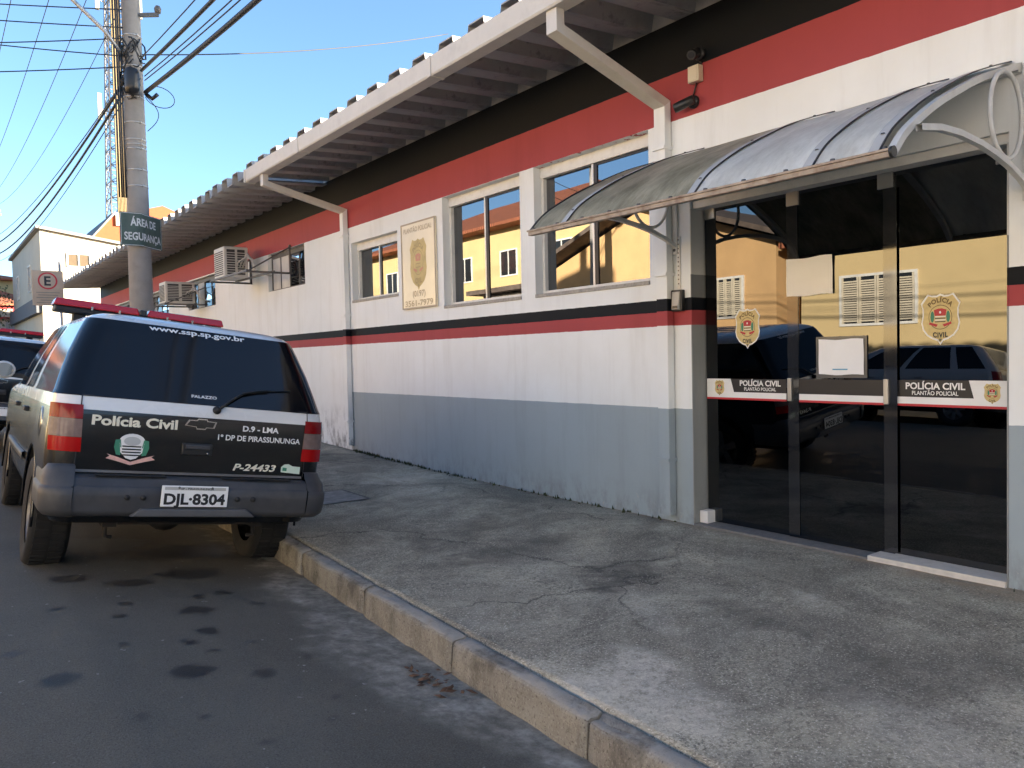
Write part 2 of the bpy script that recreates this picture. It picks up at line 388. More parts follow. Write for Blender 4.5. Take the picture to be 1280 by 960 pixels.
joints = [-11.2, -10.1, -9.1, -8.1, -7.05, -6.0, -5.0, -3.95, -2.9, -1.85, -.85, .2, 1.22, 2.25, 3.27, 4.35, 5.4, 6.45, 7.5, 8.55, 9.6, 10.65, 11.7, 12.75, 13.8, 14.9, 16, 17.1, 18.2, 19.3, 20.4, 21.5, 23, 25, 27, 29, 31, 33, 35, 38, 41, 44]
for a, c_ in zip(joints, joints[1:]):
    near = -2 < a < 8
    kerb_stone(a+.006, c_-.006, 1.0 if abs(a-1.22) < .1 else (.65 if near else .3), 16 if near else 5).build('kerb_stone', KERB, kerb)
mb = MB(); mb.grid([[(kerbX(y)-.02, y, kerbZ(y)-.03), (kerbX(y)-.085, y, kerbZ(y)-.03)] for y in axis_pts([(-11, 44, 1.)])], smooth=False)
mb.build('joint_mortar', M('joint_dirt', (.05, .045, .04), .95, bmp=.4), kerb)
# --- the far side of the street and the land around
OX = kerbX(0)-.1-ROADW
mb = MB()
mb.grid([[(OX, y, kerbZ(y)-.35), (OX, y, kerbZ(y)+.0), (OX-.12, y, kerbZ(y)+.005), (OX-2.4, y, kerbZ(y)+.03)] for y in axis_pts([(-14, 62, 2.)])], smooth=False)
tag(mb.build('opposite_pavement', M('far_pavement', (.24, .23, .21), .9, var=.2, bmp=.4)), kind='structure')
gy = axis_pts([(-600, -20, 60), (-20, 62, 8), (62, 1500, 120)])
gx = axis_pts([(-900, -40, 120), (-40, 40, 8), (40, 900, 120)])
mb = MB(); mb.grid([[(x, y, (G(min(y, 70)) if y > 0 else 0)-.55) for x in gx] for y in gy])
tag(mb.build('ground', M('dry_ground', (.12, .09, .06), .95, var=.3, vs=.2)), kind='structure')
# ================================================================ POLICE STATION
WHITE_P, RED_P, BLACK_P, GREY_P = (.83, .85, .84), (.38, .066, .070), (.0050, .0068, .0095), (.34, .40, .43)
def paint_bands(name, bands, below, stain=0., mildew=0.):
    """wall paint in horizontal bands: bands = [(z, colour above that height)]"""
    m, nt, b = nodes(name)
    tc = nt.nodes.new('ShaderNodeTexCoord'); sp = nt.nodes.new('ShaderNodeSeparateXYZ'); nt.links.new(tc.outputs['Object'], sp.inputs[0])
    wob = N(nt, 'ShaderNodeMath', operation='MULTIPLY_ADD'); nt.links.new(noise_tex(nt, 9, 4), wob.inputs[0]); wob.inputs[1].default_value = .009
    nt.links.new(sp.outputs[2], wob.inputs[2])
    col = None
    for z, c in bands:
        gt = N(nt, 'ShaderNodeMath', operation='GREATER_THAN'); nt.links.new(wob.outputs[0], gt.inputs[0]); gt.inputs[1].default_value = z+.0045
        col = mixc(nt, gt.outputs[0], below if col is None else col, c)
    mot = ramp(nt, noise_tex(nt, 1.3, 8, .6), [(.25, .0), (.75, 1.)])
    col = mixc(nt, mot, col, mixc(nt, 1., col, (.90, .89, .87), 'MULTIPLY'))
    streak = ramp(nt, noise_tex(nt, 5, 7, .65, stretch=(1, 1, .10)), [(.5, 0.), (.8, .27)])
    col = mixc(nt, streak, col, mixc(nt, 1., col, (.55, .50, .43), 'MULTIPLY'))
    def mul(a, bb):
        n = N(nt, 'ShaderNodeMath', operation='MULTIPLY', use_clamp=True)
        for s, v in zip(n.inputs, (a, bb)):
            if isinstance(v, (int, float)): s.default_value = v
            else: nt.links.new(v, s)
        return n.outputs[0]
    low = nt.nodes.new('ShaderNodeMapRange'); nt.links.new(sp.outputs[2], low.inputs[0])
    low.inputs[1].default_value = .75 if mildew else .30; low.inputs[2].default_value = .02; low.clamp = True
    foot = mul(low.outputs[0], ramp(nt, noise_tex(nt, 7, 9, .72, stretch=(1, 1, .5)), [(.46, 0.), (.62, stain)]))
    col = mixc(nt, foot, col, (.055, .05, .042) if mildew else (.12, .105, .09))
    peel = mul(low.outputs[0], ramp(nt, noise_tex(nt, 16, 5, .7), [(.64, 0.), (.66, .8)]))
    col = mixc(nt, peel, col, (.42, .40, .37))
    nt.links.new(col, b.inputs['Base Color']); b.inputs['Roughness'].default_value = .62; b.inputs['Specular IOR Level'].default_value = .2
    h = N(nt, 'ShaderNodeMath', operation='MULTIPLY_ADD'); nt.links.new(noise_tex(nt, 45, 6, .65), h.inputs[0]); h.inputs[1].default_value = .35; nt.links.new(noise_tex(nt, 2.2, 4), h.inputs[2])
    bump(nt, b, h.outputs[0], .16, .02)
    return m
UP = [(1.587, RED_P), (1.704, BLACK_P), (1.804, WHITE_P), (3.223, RED_P), (3.593, BLACK_P)]
WALLP = paint_bands('station_wall_paint', [(.916, WHITE_P)]+UP, GREY_P, .4)
WALLF = paint_bands('station_far_wall_paint', UP, WHITE_P, .95, 1.)
PIPEP = paint_bands('downpipe_paint', [(.916, WHITE_P), (1.587, RED_P), (1.704, BLACK_P), (1.804, WHITE_P)], GREY_P, .6)
PIPEW = paint_bands('far_downpipe_paint', [(1.587, RED_P), (1.704, BLACK_P), (1.804, WHITE_P)], WHITE_P, .8, 1.)
JAMBP = paint_bands('door_jamb_paint', [(1.587, RED_P), (1.704, BLACK_P), (1.804, (.21, .215, .215)), (1.985, (.62, .605, .57))], (.30, .31, .30), .5)
TRIM = M('white_trim_paint', (.72, .70, .65), .5, var=.06, dirt=.25, ds=7)
ALU = M('aluminium', (.62, .61, .58), .42, .55, var=.05)
SILL = M('sill_stone', (.34, .32, .28), .8, var=.2, vs=30, bmp=.2)
DARKM = M('black_rubber', (.012, .012, .013), .6, var=0)
INSIDE = M('interior_paint', (.30, .28, .25), .8, var=.05)
WINGL = glass_mat('mirror_film_glass', (.05, .055, .06), 1.6, .21)
DOORGL = glass_mat('tinted_door_glass', (.05, .055, .065), 1.85, .0)
station = empty('police_station')
tag(station, 'long single-storey white police station with red, black and grey painted bands', 'building')

def wall_with_openings(y0, y1, z0, z1, openings, depth, thick, jamb=None):
    ysv = sorted(set([y0, y1]+[o[0] for o in openings]+[o[1] for o in openings]))
    zsv = sorted(set([z0, z1]+[o[2] for o in openings]+[o[3] for o in openings]))
    mb = MB()
    for a, b_ in zip(ysv, ysv[1:]):
        for c_, d in zip(zsv, zsv[1:]):
            cy, cz = (a+b_)/2, (c_+d)/2
            if any(o[0] < cy < o[1] and o[2] < cz < o[3] for o in openings): continue
            n = max(1, int((b_-a)/1.0))
            for X in (0, thick): mb.add([(X, a, c_), (X, b_, c_), (X, b_, d), (X, a, d)], [(0, 1, 2, 3)])
    for (a, b_, c_, d) in openings:
        q = [(a, c_), (b_, c_), (b_, d), (a, d)]
        for i in range(4):
            (ya, za), (yb, zb) = q[i], q[(i+1) % 4]
            mb.add([(0, ya, za), (0, yb, zb), (thick, yb, zb), (thick, ya, za)], [(0, 1, 2, 3)])
    mb.add([(0, y0, z0), (thick, y0, z0), (thick, y0, z1), (0, y0, z1)], [(0, 1, 2, 3)])
    mb.add([(0, y1, z0), (thick, y1, z0), (thick, y1, z1), (0, y1, z1)], [(0, 1, 2, 3)])
    return mb
W1, W2, W3 = (8.83, 10.15, 2.17, 3.0), (6.288, 7.75, 1.945, 3.219), (4.537, 6.06, 1.945, 3.222)
DOOR = (1.835, 4.109, -.4, 2.56)
FJ = [(11.82, 13.44, 2.58, 3.22), (16.48, 18.5, 2.56, 3.2), (20.25, 22.2, 2.56, 3.2), (24.4, 26.3, 2.56, 3.2)]
T = .2
wall_with_openings(-13, 10.27, -.6, 4.0, [W1, W2, W3, DOOR], .13, T).build('front_wall', WALLP, station)
wall_with_openings(10.27, 29.0, -.6, 4.0, FJ, .13, T).build('far_front_wall', WALLF, station)
# shell of the building: ends, back, floor, ceiling, a partition
mb = MB()
mb.box(T, 13, -13, -12.8, -.6, 4.0); mb.box(T, 13, 28.8, 29, -.6, 4.02); mb.box(12.8, 13, -12.8, 28.8, -.6, 4.0)
mb.box(4.2, 4.3, -12.8, 28.8, -.02, 3.9); mb.box(T, 4.2, 4.25, 4.35, -.02, 3.9); mb.box(T, 4.2, 10.2, 10.3, -.02, 3.9); mb.box(T, 4.2, 1.45, 1.55, -.02, 3.9)
mb.box(T, 12.8, -12.8, 28.8, 3.9, 3.97)
mb.build('inner_walls', INSIDE, station)
mb = MB(); mb.box(.06, 12.8, -12.8, 28.8, -.4, -.012); mb.build('floor_slab', M('interior_floor', (.10, .09, .08), .35, var=.2), station)
# --- roof: fibre-cement trough sheets, each its own piece
m, nt, b = nodes('fibre_cement')
base = mixc(nt, ramp(nt, noise_tex(nt, 1.5, 8, .65, stretch=(.4, 1, 1)), [(.3, 0.), (.7, 1.)]), (.27, .265, .255), (.46, .45, .43))
base = mixc(nt, ramp(nt, noise_tex(nt, 6, 8, .7), [(.5, 0.), (.72, .7)]), base, (.30, .285, .26))
base = mixc(nt, ramp(nt, noise_tex(nt, 3, 7, .7), [(.32, .8), (.48, 0.)]), base, (.035, .032, .03))
nt.links.new(base, b.inputs['Base Color']); b.inputs['Roughness'].default_value = .9
bump(nt, b, noise_tex(nt, 50, 5, .7), .3, .006)
FIBRE = m
P = .455; EX = -1.20; SL = .058
prof = [(.0, .0), (.185, .0), (.215, .135), (.425, .135), (.455, .0), (.50, -.002)]
def sheet_mesh(x0, x1, t=.012):
    mb = MB()
    seg = 5
    up = []; dn = []
    for i in range(seg+1):
        x = x0+(x1-x0)*i/seg; z = (x-EX)*SL
        up.append([(x, y, z+h+t) for y, h in prof]); dn.append([(x, y, z+h) for y, h in prof])
    mb.grid(up, smooth=False); mb.grid(dn, smooth=False)
    n = len(prof)
    for rows in ((up[0], dn[0]), (up[-1], dn[-1])):
        for j in range(n-1): mb.add([rows[0][j], rows[0][j+1], rows[1][j+1], rows[1][j]], [(0, 1, 2, 3)])
    return mb.mesh('roof_sheet', FIBRE)
near_sheet, far_sheet = sheet_mesh(EX, 6.9), sheet_mesh(EX-.04, 6.9)
k = 0; y = 10.42
while y > -12.9:
    o = link('roof_sheet', near_sheet, station, (0, y, 3.945 + rnd.uniform(-.004, .004))); y -= P
y = 10.88
while y < 28.9:
    o = link('roof_sheet', far_sheet, station, (rnd.uniform(-.02, .01), y, 3.885 + rnd.uniform(-.004, .006))); y += P
mb = MB(); mb.add([(6.85, -13, 4.45), (6.85, 29.3, 4.45), (14.0, 29.3, 4.05), (14.0, -13, 4.05)], [(0, 1, 2, 3)]); mb.build('rear_roof', FIBRE, station)
mb = MB(); mb.box(.025, .12, -12.95, 28.95, 3.99, 4.14); mb.build('eave_filler', M('lime_mortar', (.52, .50, .46), .9, var=.25, vs=4, bmp=.3), station)
# --- gutter with its two downpipes
GUT = M('gutter_paint', (.62, .585, .52), .55, var=.08, vs=3, dirt=.45, dirtcol=(.28, .25, .21), ds=3)
mb = MB(); y0, y1 = -12.9, 10.84
pr = [(u, v-.065) for u, v in [(-1.10, 4.00), (-1.10, 3.90), (-1.225, 3.90), (-1.235, 3.915), (-1.24, 4.065), (-1.222, 4.065), (-1.222, 4.055), (-1.232, 4.055), (-1.227, 3.918), (-1.222, 3.908), (-1.108, 3.908), (-1.108, 4.00)]]
mb.prism(pr, lambda u, v, d: (u, d, v), y0, y1)
g = mb.build('gutter', GUT, station)
for yy in [y1-.02]+[y1-3*i-1.9 for i in range(8)]: mb = MB(); mb.box(-1.246, -1.095, yy-.02, yy+.02, 3.828, 4.003); mb.build('gutter_joint', GUT, g)
def downpipe(y, zl, zw, foot, mat_low, w=.1):
    mb = MB(); dd = .075
    path = [(-1.165, 3.836), (-1.165, zl), (-dd/2-.012, zw), (-dd/2-.012, foot)]
    # mitred rectangular pipe in the plane y = const
    def off(i, s):
        pa = Vector(path[max(i-1, 0)]); pb = Vector(path[i]); pc = Vector(path[min(i+1, len(path)-1)])
        d1 = (pb-pa).normalized() if i > 0 else (pc-pb).normalized(); d2 = (pc-pb).normalized() if i < len(path)-1 else d1
        n1 = Vector((-d1.y, d1.x)); n2 = Vector((-d2.y, d2.x)); nn = (n1+n2).normalized()
        return pb + nn*(s*dd/2/max(.4, nn.dot(n1)))
    rows = []
    for i in range(len(path)):
        a, c_ = off(i, 1), off(i, -1)
        rows.append([(a.x, y-w/2, a.y), (a.x, y+w/2, a.y), (c_.x, y+w/2, c_.y), (c_.x, y-w/2, c_.y)])
    mb.grid(rows[:3], mi=0, smooth=False, close=True); mb.grid(rows[2:], mi=1, smooth=False, close=True)
    o = mb.build('downpipe', [GUT, mat_low], station, bevel=.004)
    for z in (zw-.35, 2.0, .5): cl = MB(); cl.box(-.105, .004, y-w/2-.006, y+w/2+.006, z-.012, z+.012); cl.build('pipe_clip', mat_low, o)
    return o
downpipe(10.27, 3.72, 3.46, .16, PIPEW, .10)
downpipe(4.335, 3.70, 3.36, .05, PIPEP, .115)
# --- windows of the near front
def sliding_window(o, name_label=None):
    y0, y1, z0, z1 = o; X = .125; ym = (y0+y1)/2
    mb = MB()
    mb.box(.085, .19, y0, y1, z1-.105, z1-.001)                       # head box
    w = .035
    mb.box(X-.03, X+.05, y0+.001, y0+w, z0+.03, z1-.105); mb.box(X-.03, X+.05, y1-w, y1-.001, z0+.03, z1-.105)
    mb.box(X-.03, X+.05, y0+w, y1-w, z0+.03, z0+.03+w)
    fr = mb.build('window', TRIM, station, bevel=.003)
    s = MB(); s.box(-.012, .15, y0+.002, y1-.002, z0-.004, z0+.03); s.build('sill', SILL, fr, bevel=.004)
    zb, zt = z0+.03+w, z1-.105
    p = MB(); p.box(X+.012, X+.018, ym-.02, y1-w, zb, zt); p.build('pane', WINGL, fr)
    p = MB(); p.box(X-.012, X-.006, y0+w, ym+.02, zb, zt); p.build('pane', WINGL, fr)
    q = MB(); q.box(X-.024, X+.0, ym+.0125, ym+.036, zb, zt); q.build('meeting_stile', ALU, fr)
    q = MB(); q.box(X-.022, X+.0, ym-.032, ym+.012, zb, zt)
    q.box(X-.020, X+.004, y0+w, ym-.032, zt-.022, zt-.001)
    q.build('sash_stile', M('black_anodised', (.02, .02, .022), .4, .3, var=0), fr)
    return fr
for o_ in (W1, W2, W3): sliding_window(o_)
# --- louvred windows along the far part of the front
IRON = M('painted_iron', (.12, .115, .11), .55, .3, var=.2, vs=20, dirt=.4, dirtcol=(.14, .07, .04))
LOUV = M('louvre_panel', (.60, .59, .56), .6, var=.1)
def louvre_window(o, boards):
    y0, y1, z0, z1 = o; X = .09; w = .03
    mb = MB()
    for a, b_, c_, d in ((y0+.001, y0+w, z0, z1), (y1-w, y1-.001, z0, z1), (y0+w, y1-w, z0+.001, z0+w), (y0+w, y1-w, z1-w-.05, z1-.001)): mb.box(X-.02, X+.03, a, b_, c_, d)
    n = 4
    for i in range(1, n):
        yy = y0+(y1-y0)*i/n; mb.box(X-.015, X+.015, yy-.012, yy+.012, z0+w, z1-w)
    fr = mb.build('window', IRON, station)
    rows = 4; h = (z1-z0-2*w-.05)/rows
    for i in range(n):
        a, b_ = y0+(y1-y0)*i/n+.016, y0+(y1-y0)*(i+1)/n-.016
        for r in range(rows):
            zz = z0+w+h*(r+.5)
            if i in boards:
                if r == 0: q = MB(); q.box(X-.005, X+.012, a, b_, z0+w, z1-w-.05); q.build('blank_panel', LOUV, fr)
                continue
            p = MB(); t = R(84); u = Vector((-math.cos(t), 0, -math.sin(t)))*h*.52
            c0 = Vector((X, 0, zz)); nrm = Vector((.004, 0, -.003))
            p.add([(c0.x-u.x, a, c0.z-u.z), (c0.x-u.x, b_, c0.z-u.z), (c0.x+u.x, b_, c0.z+u.z), (c0.x+u.x, a, c0.z+u.z)], [(0, 1, 2, 3)])
            p.build('louvre_pane', WINGL, fr)
    return fr
for o_, bd in zip(FJ, ((2, 3), (2,), (), ())): louvre_window(o_, bd)
# --- glass entrance
DX = .16
ent = empty('entrance_glazing', (0, 0, 0), 0, station)
mb = MB(); mb.box(.03, .2, DOOR[0]+.001, DOOR[1]-.001, 2.50, 2.559); hd = mb.build('door_head', TRIM, station, bevel=.004)
for ya, yb in ((4.10, 4.1075), (1.8365, 1.844)): mb = MB(); mb.box(-.0015, .2, ya, yb, -.05, 2.5); mb.build('door_jamb', JAMBP, station)
mb = MB(); mb.box(.06, .2, 4.02, 4.098, -.02, .10); mb.build('skirting_tile', M('white_tile', (.72, .71, .68), .3, var=.04), station, bevel=.008)
mb = MB(); mb.box(-.02, .2, 1.845, 2.66, -.03, .022); mb.build('door_threshold', M('pale_stone', (.60, .56, .50), .6, var=.1, vs=20), station, bevel=.004)
mb = MB(); mb.box(-.01, .2, 2.66, 4.10, -.03, .004); mb.build('door_threshold', M('grey_stone', (.16, .155, .15), .7, var=.2, vs=25), station, bevel=.003)
bpy.data.objects.remove(ent)
panels = []
for (a, b_, X, nm) in ((3.33, 4.085, DX, 'fixed'), (2.56, 3.335, DX-.014, 'slide'), (1.86, 2.625, DX, 'fixed')):
    mb = MB(); mb.box(X-.005, X+.005, a, b_, .024 if b_ < 3 else .008, 2.50)
    panels.append((mb.build('door_panel', DOORGL, station), a, b_, X))
FIT = M('brushed_steel', (.42, .42, .41), .4, .8, var=.05)
for i, (o, a, b_, X) in enumerate(panels):
    for ya, zb_ in (((b_-.10, 2.40), (a, 2.40)) if i == 1 else (((b_-.10 if i == 0 else a), 2.42),)):
        mb = MB(); mb.box(X-.016, X+.012, ya, ya+.10, zb_, 2.50); mb.build('patch_fitting', FIT, o, bevel=.003)
# overlap strips of the sliding leaf and the door pulls
for yy in (3.335, 2.625):
    mb = MB(); mb.box(DX-.0235, DX-.0205, yy-.088, yy-.0, .03, 2.40); mb.build('overlap_strip', M('smoky_overlap', (.018, .019, .021), .05, var=0, spec=.9), panels[1][0])
for yy in (3.315, 2.605):
    mb = MB(); mb.box(DX-.040, DX-.0245, yy-.016, yy+.016, 1.00, 1.165); mb.build('door_pull', FIT, panels[1][0], bevel=.003)
# --- badges and lettering on the glass
GOLD = M('gold_vinyl', (.60, .47, .20), .55, var=.12, vs=40)
WVIN = M('white_vinyl', (.78, .78, .76), .5, var=.03); BVIN = M('black_vinyl', (.012, .012, .014), .45, var=0)
RVIN = M('red_vinyl', (.45, .02, .03), .45, var=0); GVIN = M('green_vinyl', (.04, .22, .13), .5, var=0); DVIN = M('dark_gold_vinyl', (.16, .10, .03), .5, var=0)
half = [(0, .50), (.10, .465), (.22, .47), (.33, .50), (.42, .40), (.50, .31), (.455, .20), (.455, .05), (.49, -.10), (.45, -.24), (.34, -.36), (.20, -.43), (.07, -.465), (0, -.55)]
def shield(k): return [(u*k, v*k) for u, v in half] + [(-u*k, v*k) for u, v in half[-2:0:-1]]
def fan(mb, poly, fn, mi):
    c = (sum(p[0] for p in poly)/len(poly), sum(p[1] for p in poly)/len(poly))
    n = len(poly); mb.add([fn(*c)]+[fn(*p) for p in poly], [(0, 1+i, 1+(i+1) % n) for i in range(n)], mi)
def ell(cx, cy, rx, ry, n=16, a0=0., a1=2*math.pi): return [(cx+rx*math.cos(a0+(a1-a0)*i/n), cy+ry*math.sin(a0+(a1-a0)*i/n)) for i in range(n)]
def badge(mb, fn, w, h):
    """fn(u, v, layer) with u, v in metres; mats: gold, white, black, red, green, dark gold"""
    L = lambda l: (lambda u, v: fn(u*w, v*h, l))
    fan(mb, shield(1.0), L(0), 1); fan(mb, shield(.93), L(1), 0)
    fan(mb, ell(0, .02, .30, .255, 24), L(2), 5); fan(mb, ell(0, .02, .285, .24, 24), L(3), 0)
    fan(mb, [(-.16, .17), (-.05, .20), (.05, .20), (.16, .17), (.14, .05), (-.14, .05)], L(4), 3)
    for i in range(4): fan(mb, [(-.14, .04-.035*i), (.14, .04-.035*i), (.13, .022-.035*i), (-.13, .022-.035*i)], L(4), 1 if i % 2 == 0 else 2)
    for s in (-1, 1): fan(mb, ell(.20*s, .03, .05, .12, 10), L(4), 4); fan(mb, [(.06*s, -.13), (.27*s, -.08), (.29*s, -.12), (.10*s, -.18)], L(4), 3)
    fan(mb, ell(0, .12, .03, .03, 5), L(5), 1)
    def arc(txt, r, a0, size, flip):
        vs, fs = text_mesh(txt, size, .006, align='CENTER', spacing=1.15)
        out = []
        for u, v in vs:
            if not flip: t = math.pi/2 - u/r; rr = r+v; out.append((rr*math.cos(t)*1.08, .0+rr*math.sin(t)))
            else: out.append((u, a0+v+u*u*.45))
        mb.add([fn(p[0]*w, p[1]*h, 4) for p in out], fs, 5 if not flip else 2)
    arc('POLÍCIA', .33, 0, .13, False); arc('CIVIL', 0, -.40, .145, True)
    put_text(mb, 'SP', .07, lambda u, v: fn(u*w, (v-.475)*h, 4), 2, .003, align='CENTER')
BM = [GOLD, WVIN, BVIN, RVIN, GVIN, DVIN]
for i, (cy, cz, w, h) in ((0, (3.692, 1.545, .225, .29)), (2, (2.275, 1.545, .235, .30))):
    X = panels[i][3]-.0056; mb = MB()
    badge(mb, lambda u, v, l: (X-.0006*(l+1), cy-u, cz+v), w, h); mb.build('badge_sticker', BM, panels[i][0])
# the safety strip across the three leaves
def strip(i, a, b_, white_side):
    X = panels[i][3]-.0056; mb = MB()
    def q(y0, y1, z0, z1, mi, l, s0=0., s1=0.): mb.add([(X-.0006*l, y0, z0), (X-.0006*l, y1+s1, z0), (X-.0006*l, y1, z1), (X-.0006*l, y0+s0, z1)], [(0, 1, 2, 3)], mi)
    q(a, b_, .993, 1.008, 3, 1); q(a, b_, 1.008, 1.052, 1, 1)
    if white_side == 'L':
        q(b_-.26, b_, 1.052, 1.155, 1, 1, .03); q(a, b_-.26, 1.052, 1.155, 2, 1, 0, 0)
        mb.add([(X-.0012, b_-.26, 1.052), (X-.0012, b_-.235, 1.155), (X-.0012, b_-.26, 1.155)], [(0, 1, 2)], 2)
        cyb = b_-.125; cyt = (a+b_-.26)/2-.005
    elif white_side == 'R':
        q(a, a+.245, 1.052, 1.16, 1, 1); q(a+.245, b_, 1.052, 1.16, 2, 1)
        mb.add([(X-.0012, a+.245, 1.052), (X-.0012, a+.217, 1.052), (X-.0012, a+.245, 1.16)], [(0, 1, 2)], 2)
        cyb = a+.115; cyt = a+.245+.2
    else:
        q(a, b_, 1.052, 1.158, 2, 1); cyb = None
    if cyb:
        badge(mb, lambda u, v, l: (X-.0006*(l+3), cyb-u, 1.085+v), .10, .125)
        k = .36
        put_text(mb, 'POLÍCIA CIVIL', .058, lambda u, v: (X-.002, cyt+k/2-u, 1.103+v), 1, .0016, width=k)
        put_text(mb, 'PLANTÃO POLICIAL', .036, lambda u, v: (X-.002, cyt+.14-u, 1.066+v), 1, .0005, width=.28)
    mb.build('safety_strip', BM, panels[i][0])
strip(0, 3.36, 4.083, 'L'); strip(1, 2.565, 3.33, None); strip(2, 1.865, 2.56, 'R')
# ---------------------------------------------------------------- things fixed to the station front
PAPER = M('paper', (.80, .77, .70), .8, var=.04, vs=3); PAPERW = M('white_paper', (.82, .83, .84), .8, var=.03)
def sheet_of_paper(name, y0, y1, z0, z1, X, mat, label, curl):
    n = 8; mb = MB()
    for t in (0, .0008):
        mb.grid([[(X+t-curl*(.5+.5*math.cos(3*i/n))*(j/n)**2-.002*math.sin(5*i/n+j), y0+(y1-y0)*i/n, z0+(z1-z0)*j/n+(.004*math.sin(i))) for i in range(n+1)] for j in range(n+1)])
    o = mb.build(name, [mat]); tag(o, label, 'paper', 'papers stuck on the glass entrance'); return o
sheet_of_paper('paper_notice', 2.975, 3.335, 1.752, 2.018, DX-.032, PAPER, 'cream sheet of paper taped high on the glass entrance', .005)
pn = sheet_of_paper('paper_notice', 2.755, 3.083, 1.192, 1.434, DX-.034, PAPERW, 'white notice in a clear sleeve at chest height on the sliding door', .004)
mb = MB(); mb.box(DX-.0425, DX-.042, 2.865, 2.975, 1.225, 1.233); mb.build('printed_line', M('blue_print', (.10, .35, .55), .7, var=0), pn)
mb = MB()
mb.box(DX-.0285, DX-.0265, 2.735, 3.105, 1.17, 1.455); mb.build('sleeve_backing', M('smoky_plastic', (.10, .10, .10), .2, var=0), pn)

# --- plaque between the first two windows
SIGNB = M('cream_sign_enamel', (.86, .76, .56), .2, var=.07, vs=2.2)
y0, y1, z0, z1 = 7.875, 8.68, 1.98, 3.03
pl = MB(); pl.box(-.028, -.004, y0, y1, z0, z1); plq = pl.build('wall_sign', SIGNB, bevel=.004)
tag(plq, 'tall cream plaque with a gold police badge, between the two left windows', 'sign')
f = MB(); e = .018
for a, b_, c_, d in ((y0, y1, z0, z0+e), (y0, y1, z1-e, z1), (y0, y0+e, z0+e, z1-e), (y1-e, y1, z0+e, z1-e)): f.box(-.034, -.0285, a, b_, c_, d)
f.build('sign_frame', M('sign_edge', (.42, .34, .24), .5, var=.1), plq)
mb = MB(); badge(mb, lambda u, v, l: (-.0287-.0006*l, 8.275-u, 2.52+v), .40, .60); mb.build('sign_badge', [M('faded_gold', (.56, .43, .17), .5, var=.15, vs=8), MATS['faded_gold'], M('faded_bronze', (.40, .29, .12), .5, var=.1), M('faded_red', (.55, .25, .15), .5, var=.1), MATS['faded_gold'], MATS['faded_bronze']], plq)
for tx_, sz_, y_, z_, bo_, wd_ in (('PLANTÃO POLICIAL', .085, 8.61, 2.91, .001, .66), ('(0197)', .10, 8.42, 2.125, .002, .30), ('3561-7979', .10, 8.61, 2.01, .002, .66)):
    mb = MB(); put_text(mb, tx_, sz_, lambda u, v: (-.030, y_-u, z_+v), 0, bo_, width=wd_); mb.build('sign_lettering', M('faded_print', (.44, .34, .20), .5, var=.1), plq)

# --- intercom
ic = MB(); ic.box(-.045, -.001, 4.165, 4.275, 1.70, 1.87)
icm = ic.build('intercom', M('intercom_hood', (.02, .02, .02), .4, var=0), bevel=.006); tag(icm, 'small grey intercom in a black hood beside the glass entrance', 'intercom')
q = MB(); q.add([(-.046, 4.18, 1.71), (-.046, 4.26, 1.71), (-.046, 4.26, 1.855), (-.046, 4.18, 1.855), (-.062, 4.185, 1.715), (-.062, 4.255, 1.715), (-.052, 4.255, 1.85), (-.052, 4.185, 1.85)],
      [(0, 3, 2, 1), (4, 5, 6, 7), (0, 1, 5, 4), (1, 2, 6, 5), (2, 3, 7, 6), (3, 0, 4, 7)]); q.build('face_plate', M('grey_plate', (.34, .33, .29), .45, .3, var=.05), icm)
q = MB(); q.box(-.066, -.0625, 4.195, 4.245, 1.722, 1.742); q.build('push_button', M('button_black', (.02, .02, .02), .3, var=0), icm)
# dotted wire cover above it
wc = MB(); wc.box(-.012, -.002, 4.205, 4.235, 1.88, 2.30)
wcv = wc.build('wire_cover', M('wire_cover_white', (.74, .70, .63), .5, var=.03), bevel=.003); tag(wcv, 'thin white wire cover with a row of dots above the intercom', 'wire cover')
q = MB()
for i in range(11): q.lathe([(.0001, -.0135), (.006, -.0135), (.006, -.012)], 8, 0, (0, 4.22, 1.92+i*.035), 'x')
q.build('dot_row', M('rust_dots', (.10, .06, .04), .7, var=0), wcv)

# --- security cameras and their junction box
BLKP = M('black_plastic', (.018, .018, .018), .38, var=.1)
def cctv(loc, aim, label):
    r = empty('security_camera', loc); a = Vector(aim).normalized()
    mb = MB(); mb.lathe([(.0001, -.03), (.045, -.03), (.05, -.02), (.05, .0)], 16, 0, (0, 0, 0), 'x'); mb.build('mount_base', BLKP, r)
    p0 = Vector((-.03, 0, 0)); p1 = Vector((-.075, 0, -.01))
    mb = MB(); mb.tube([p0, p1], .016, 8); mb.build('ball_joint', BLKP, r)
    mb = MB(); mb.tube([p1-a*.05, p1-a*.045, p1+a*.10, p1+a*.115], [.02, .036, .038, .034], 14); bd = mb.build('camera_body', BLKP, r)
    mb = MB(); mb.tube([p1+a*.1155, p1+a*.117], .024, 14); mb.build('lens', M('lens_glass', (.03, .03, .035), .08, var=0), bd)
    tag(r, label, 'camera', 'security cameras on the red band'); return r
cctv((-.001, 3.975, 3.66), (-.75, -.35, -.35), 'small black security camera at the top edge of the red band')
cctv((-.001, 4.045, 3.315), (-.35, .9, -.28), 'black security camera beside the right downpipe, aimed along the wall')
jb = MB(); jb.box(-.062, -.001, 3.955, 4.06, 3.45, 3.575); jbo = jb.build('junction_box', M('cream_plastic', (.66, .58, .44), .45, var=.04), bevel=.006)
tag(jbo, 'cream junction box between the two security cameras', 'junction box')
q = MB(); q.box(-.068, -.0625, 3.965, 4.05, 3.46, 3.565); q.build('box_lid', MATS['cream_plastic'], jbo, bevel=.003)
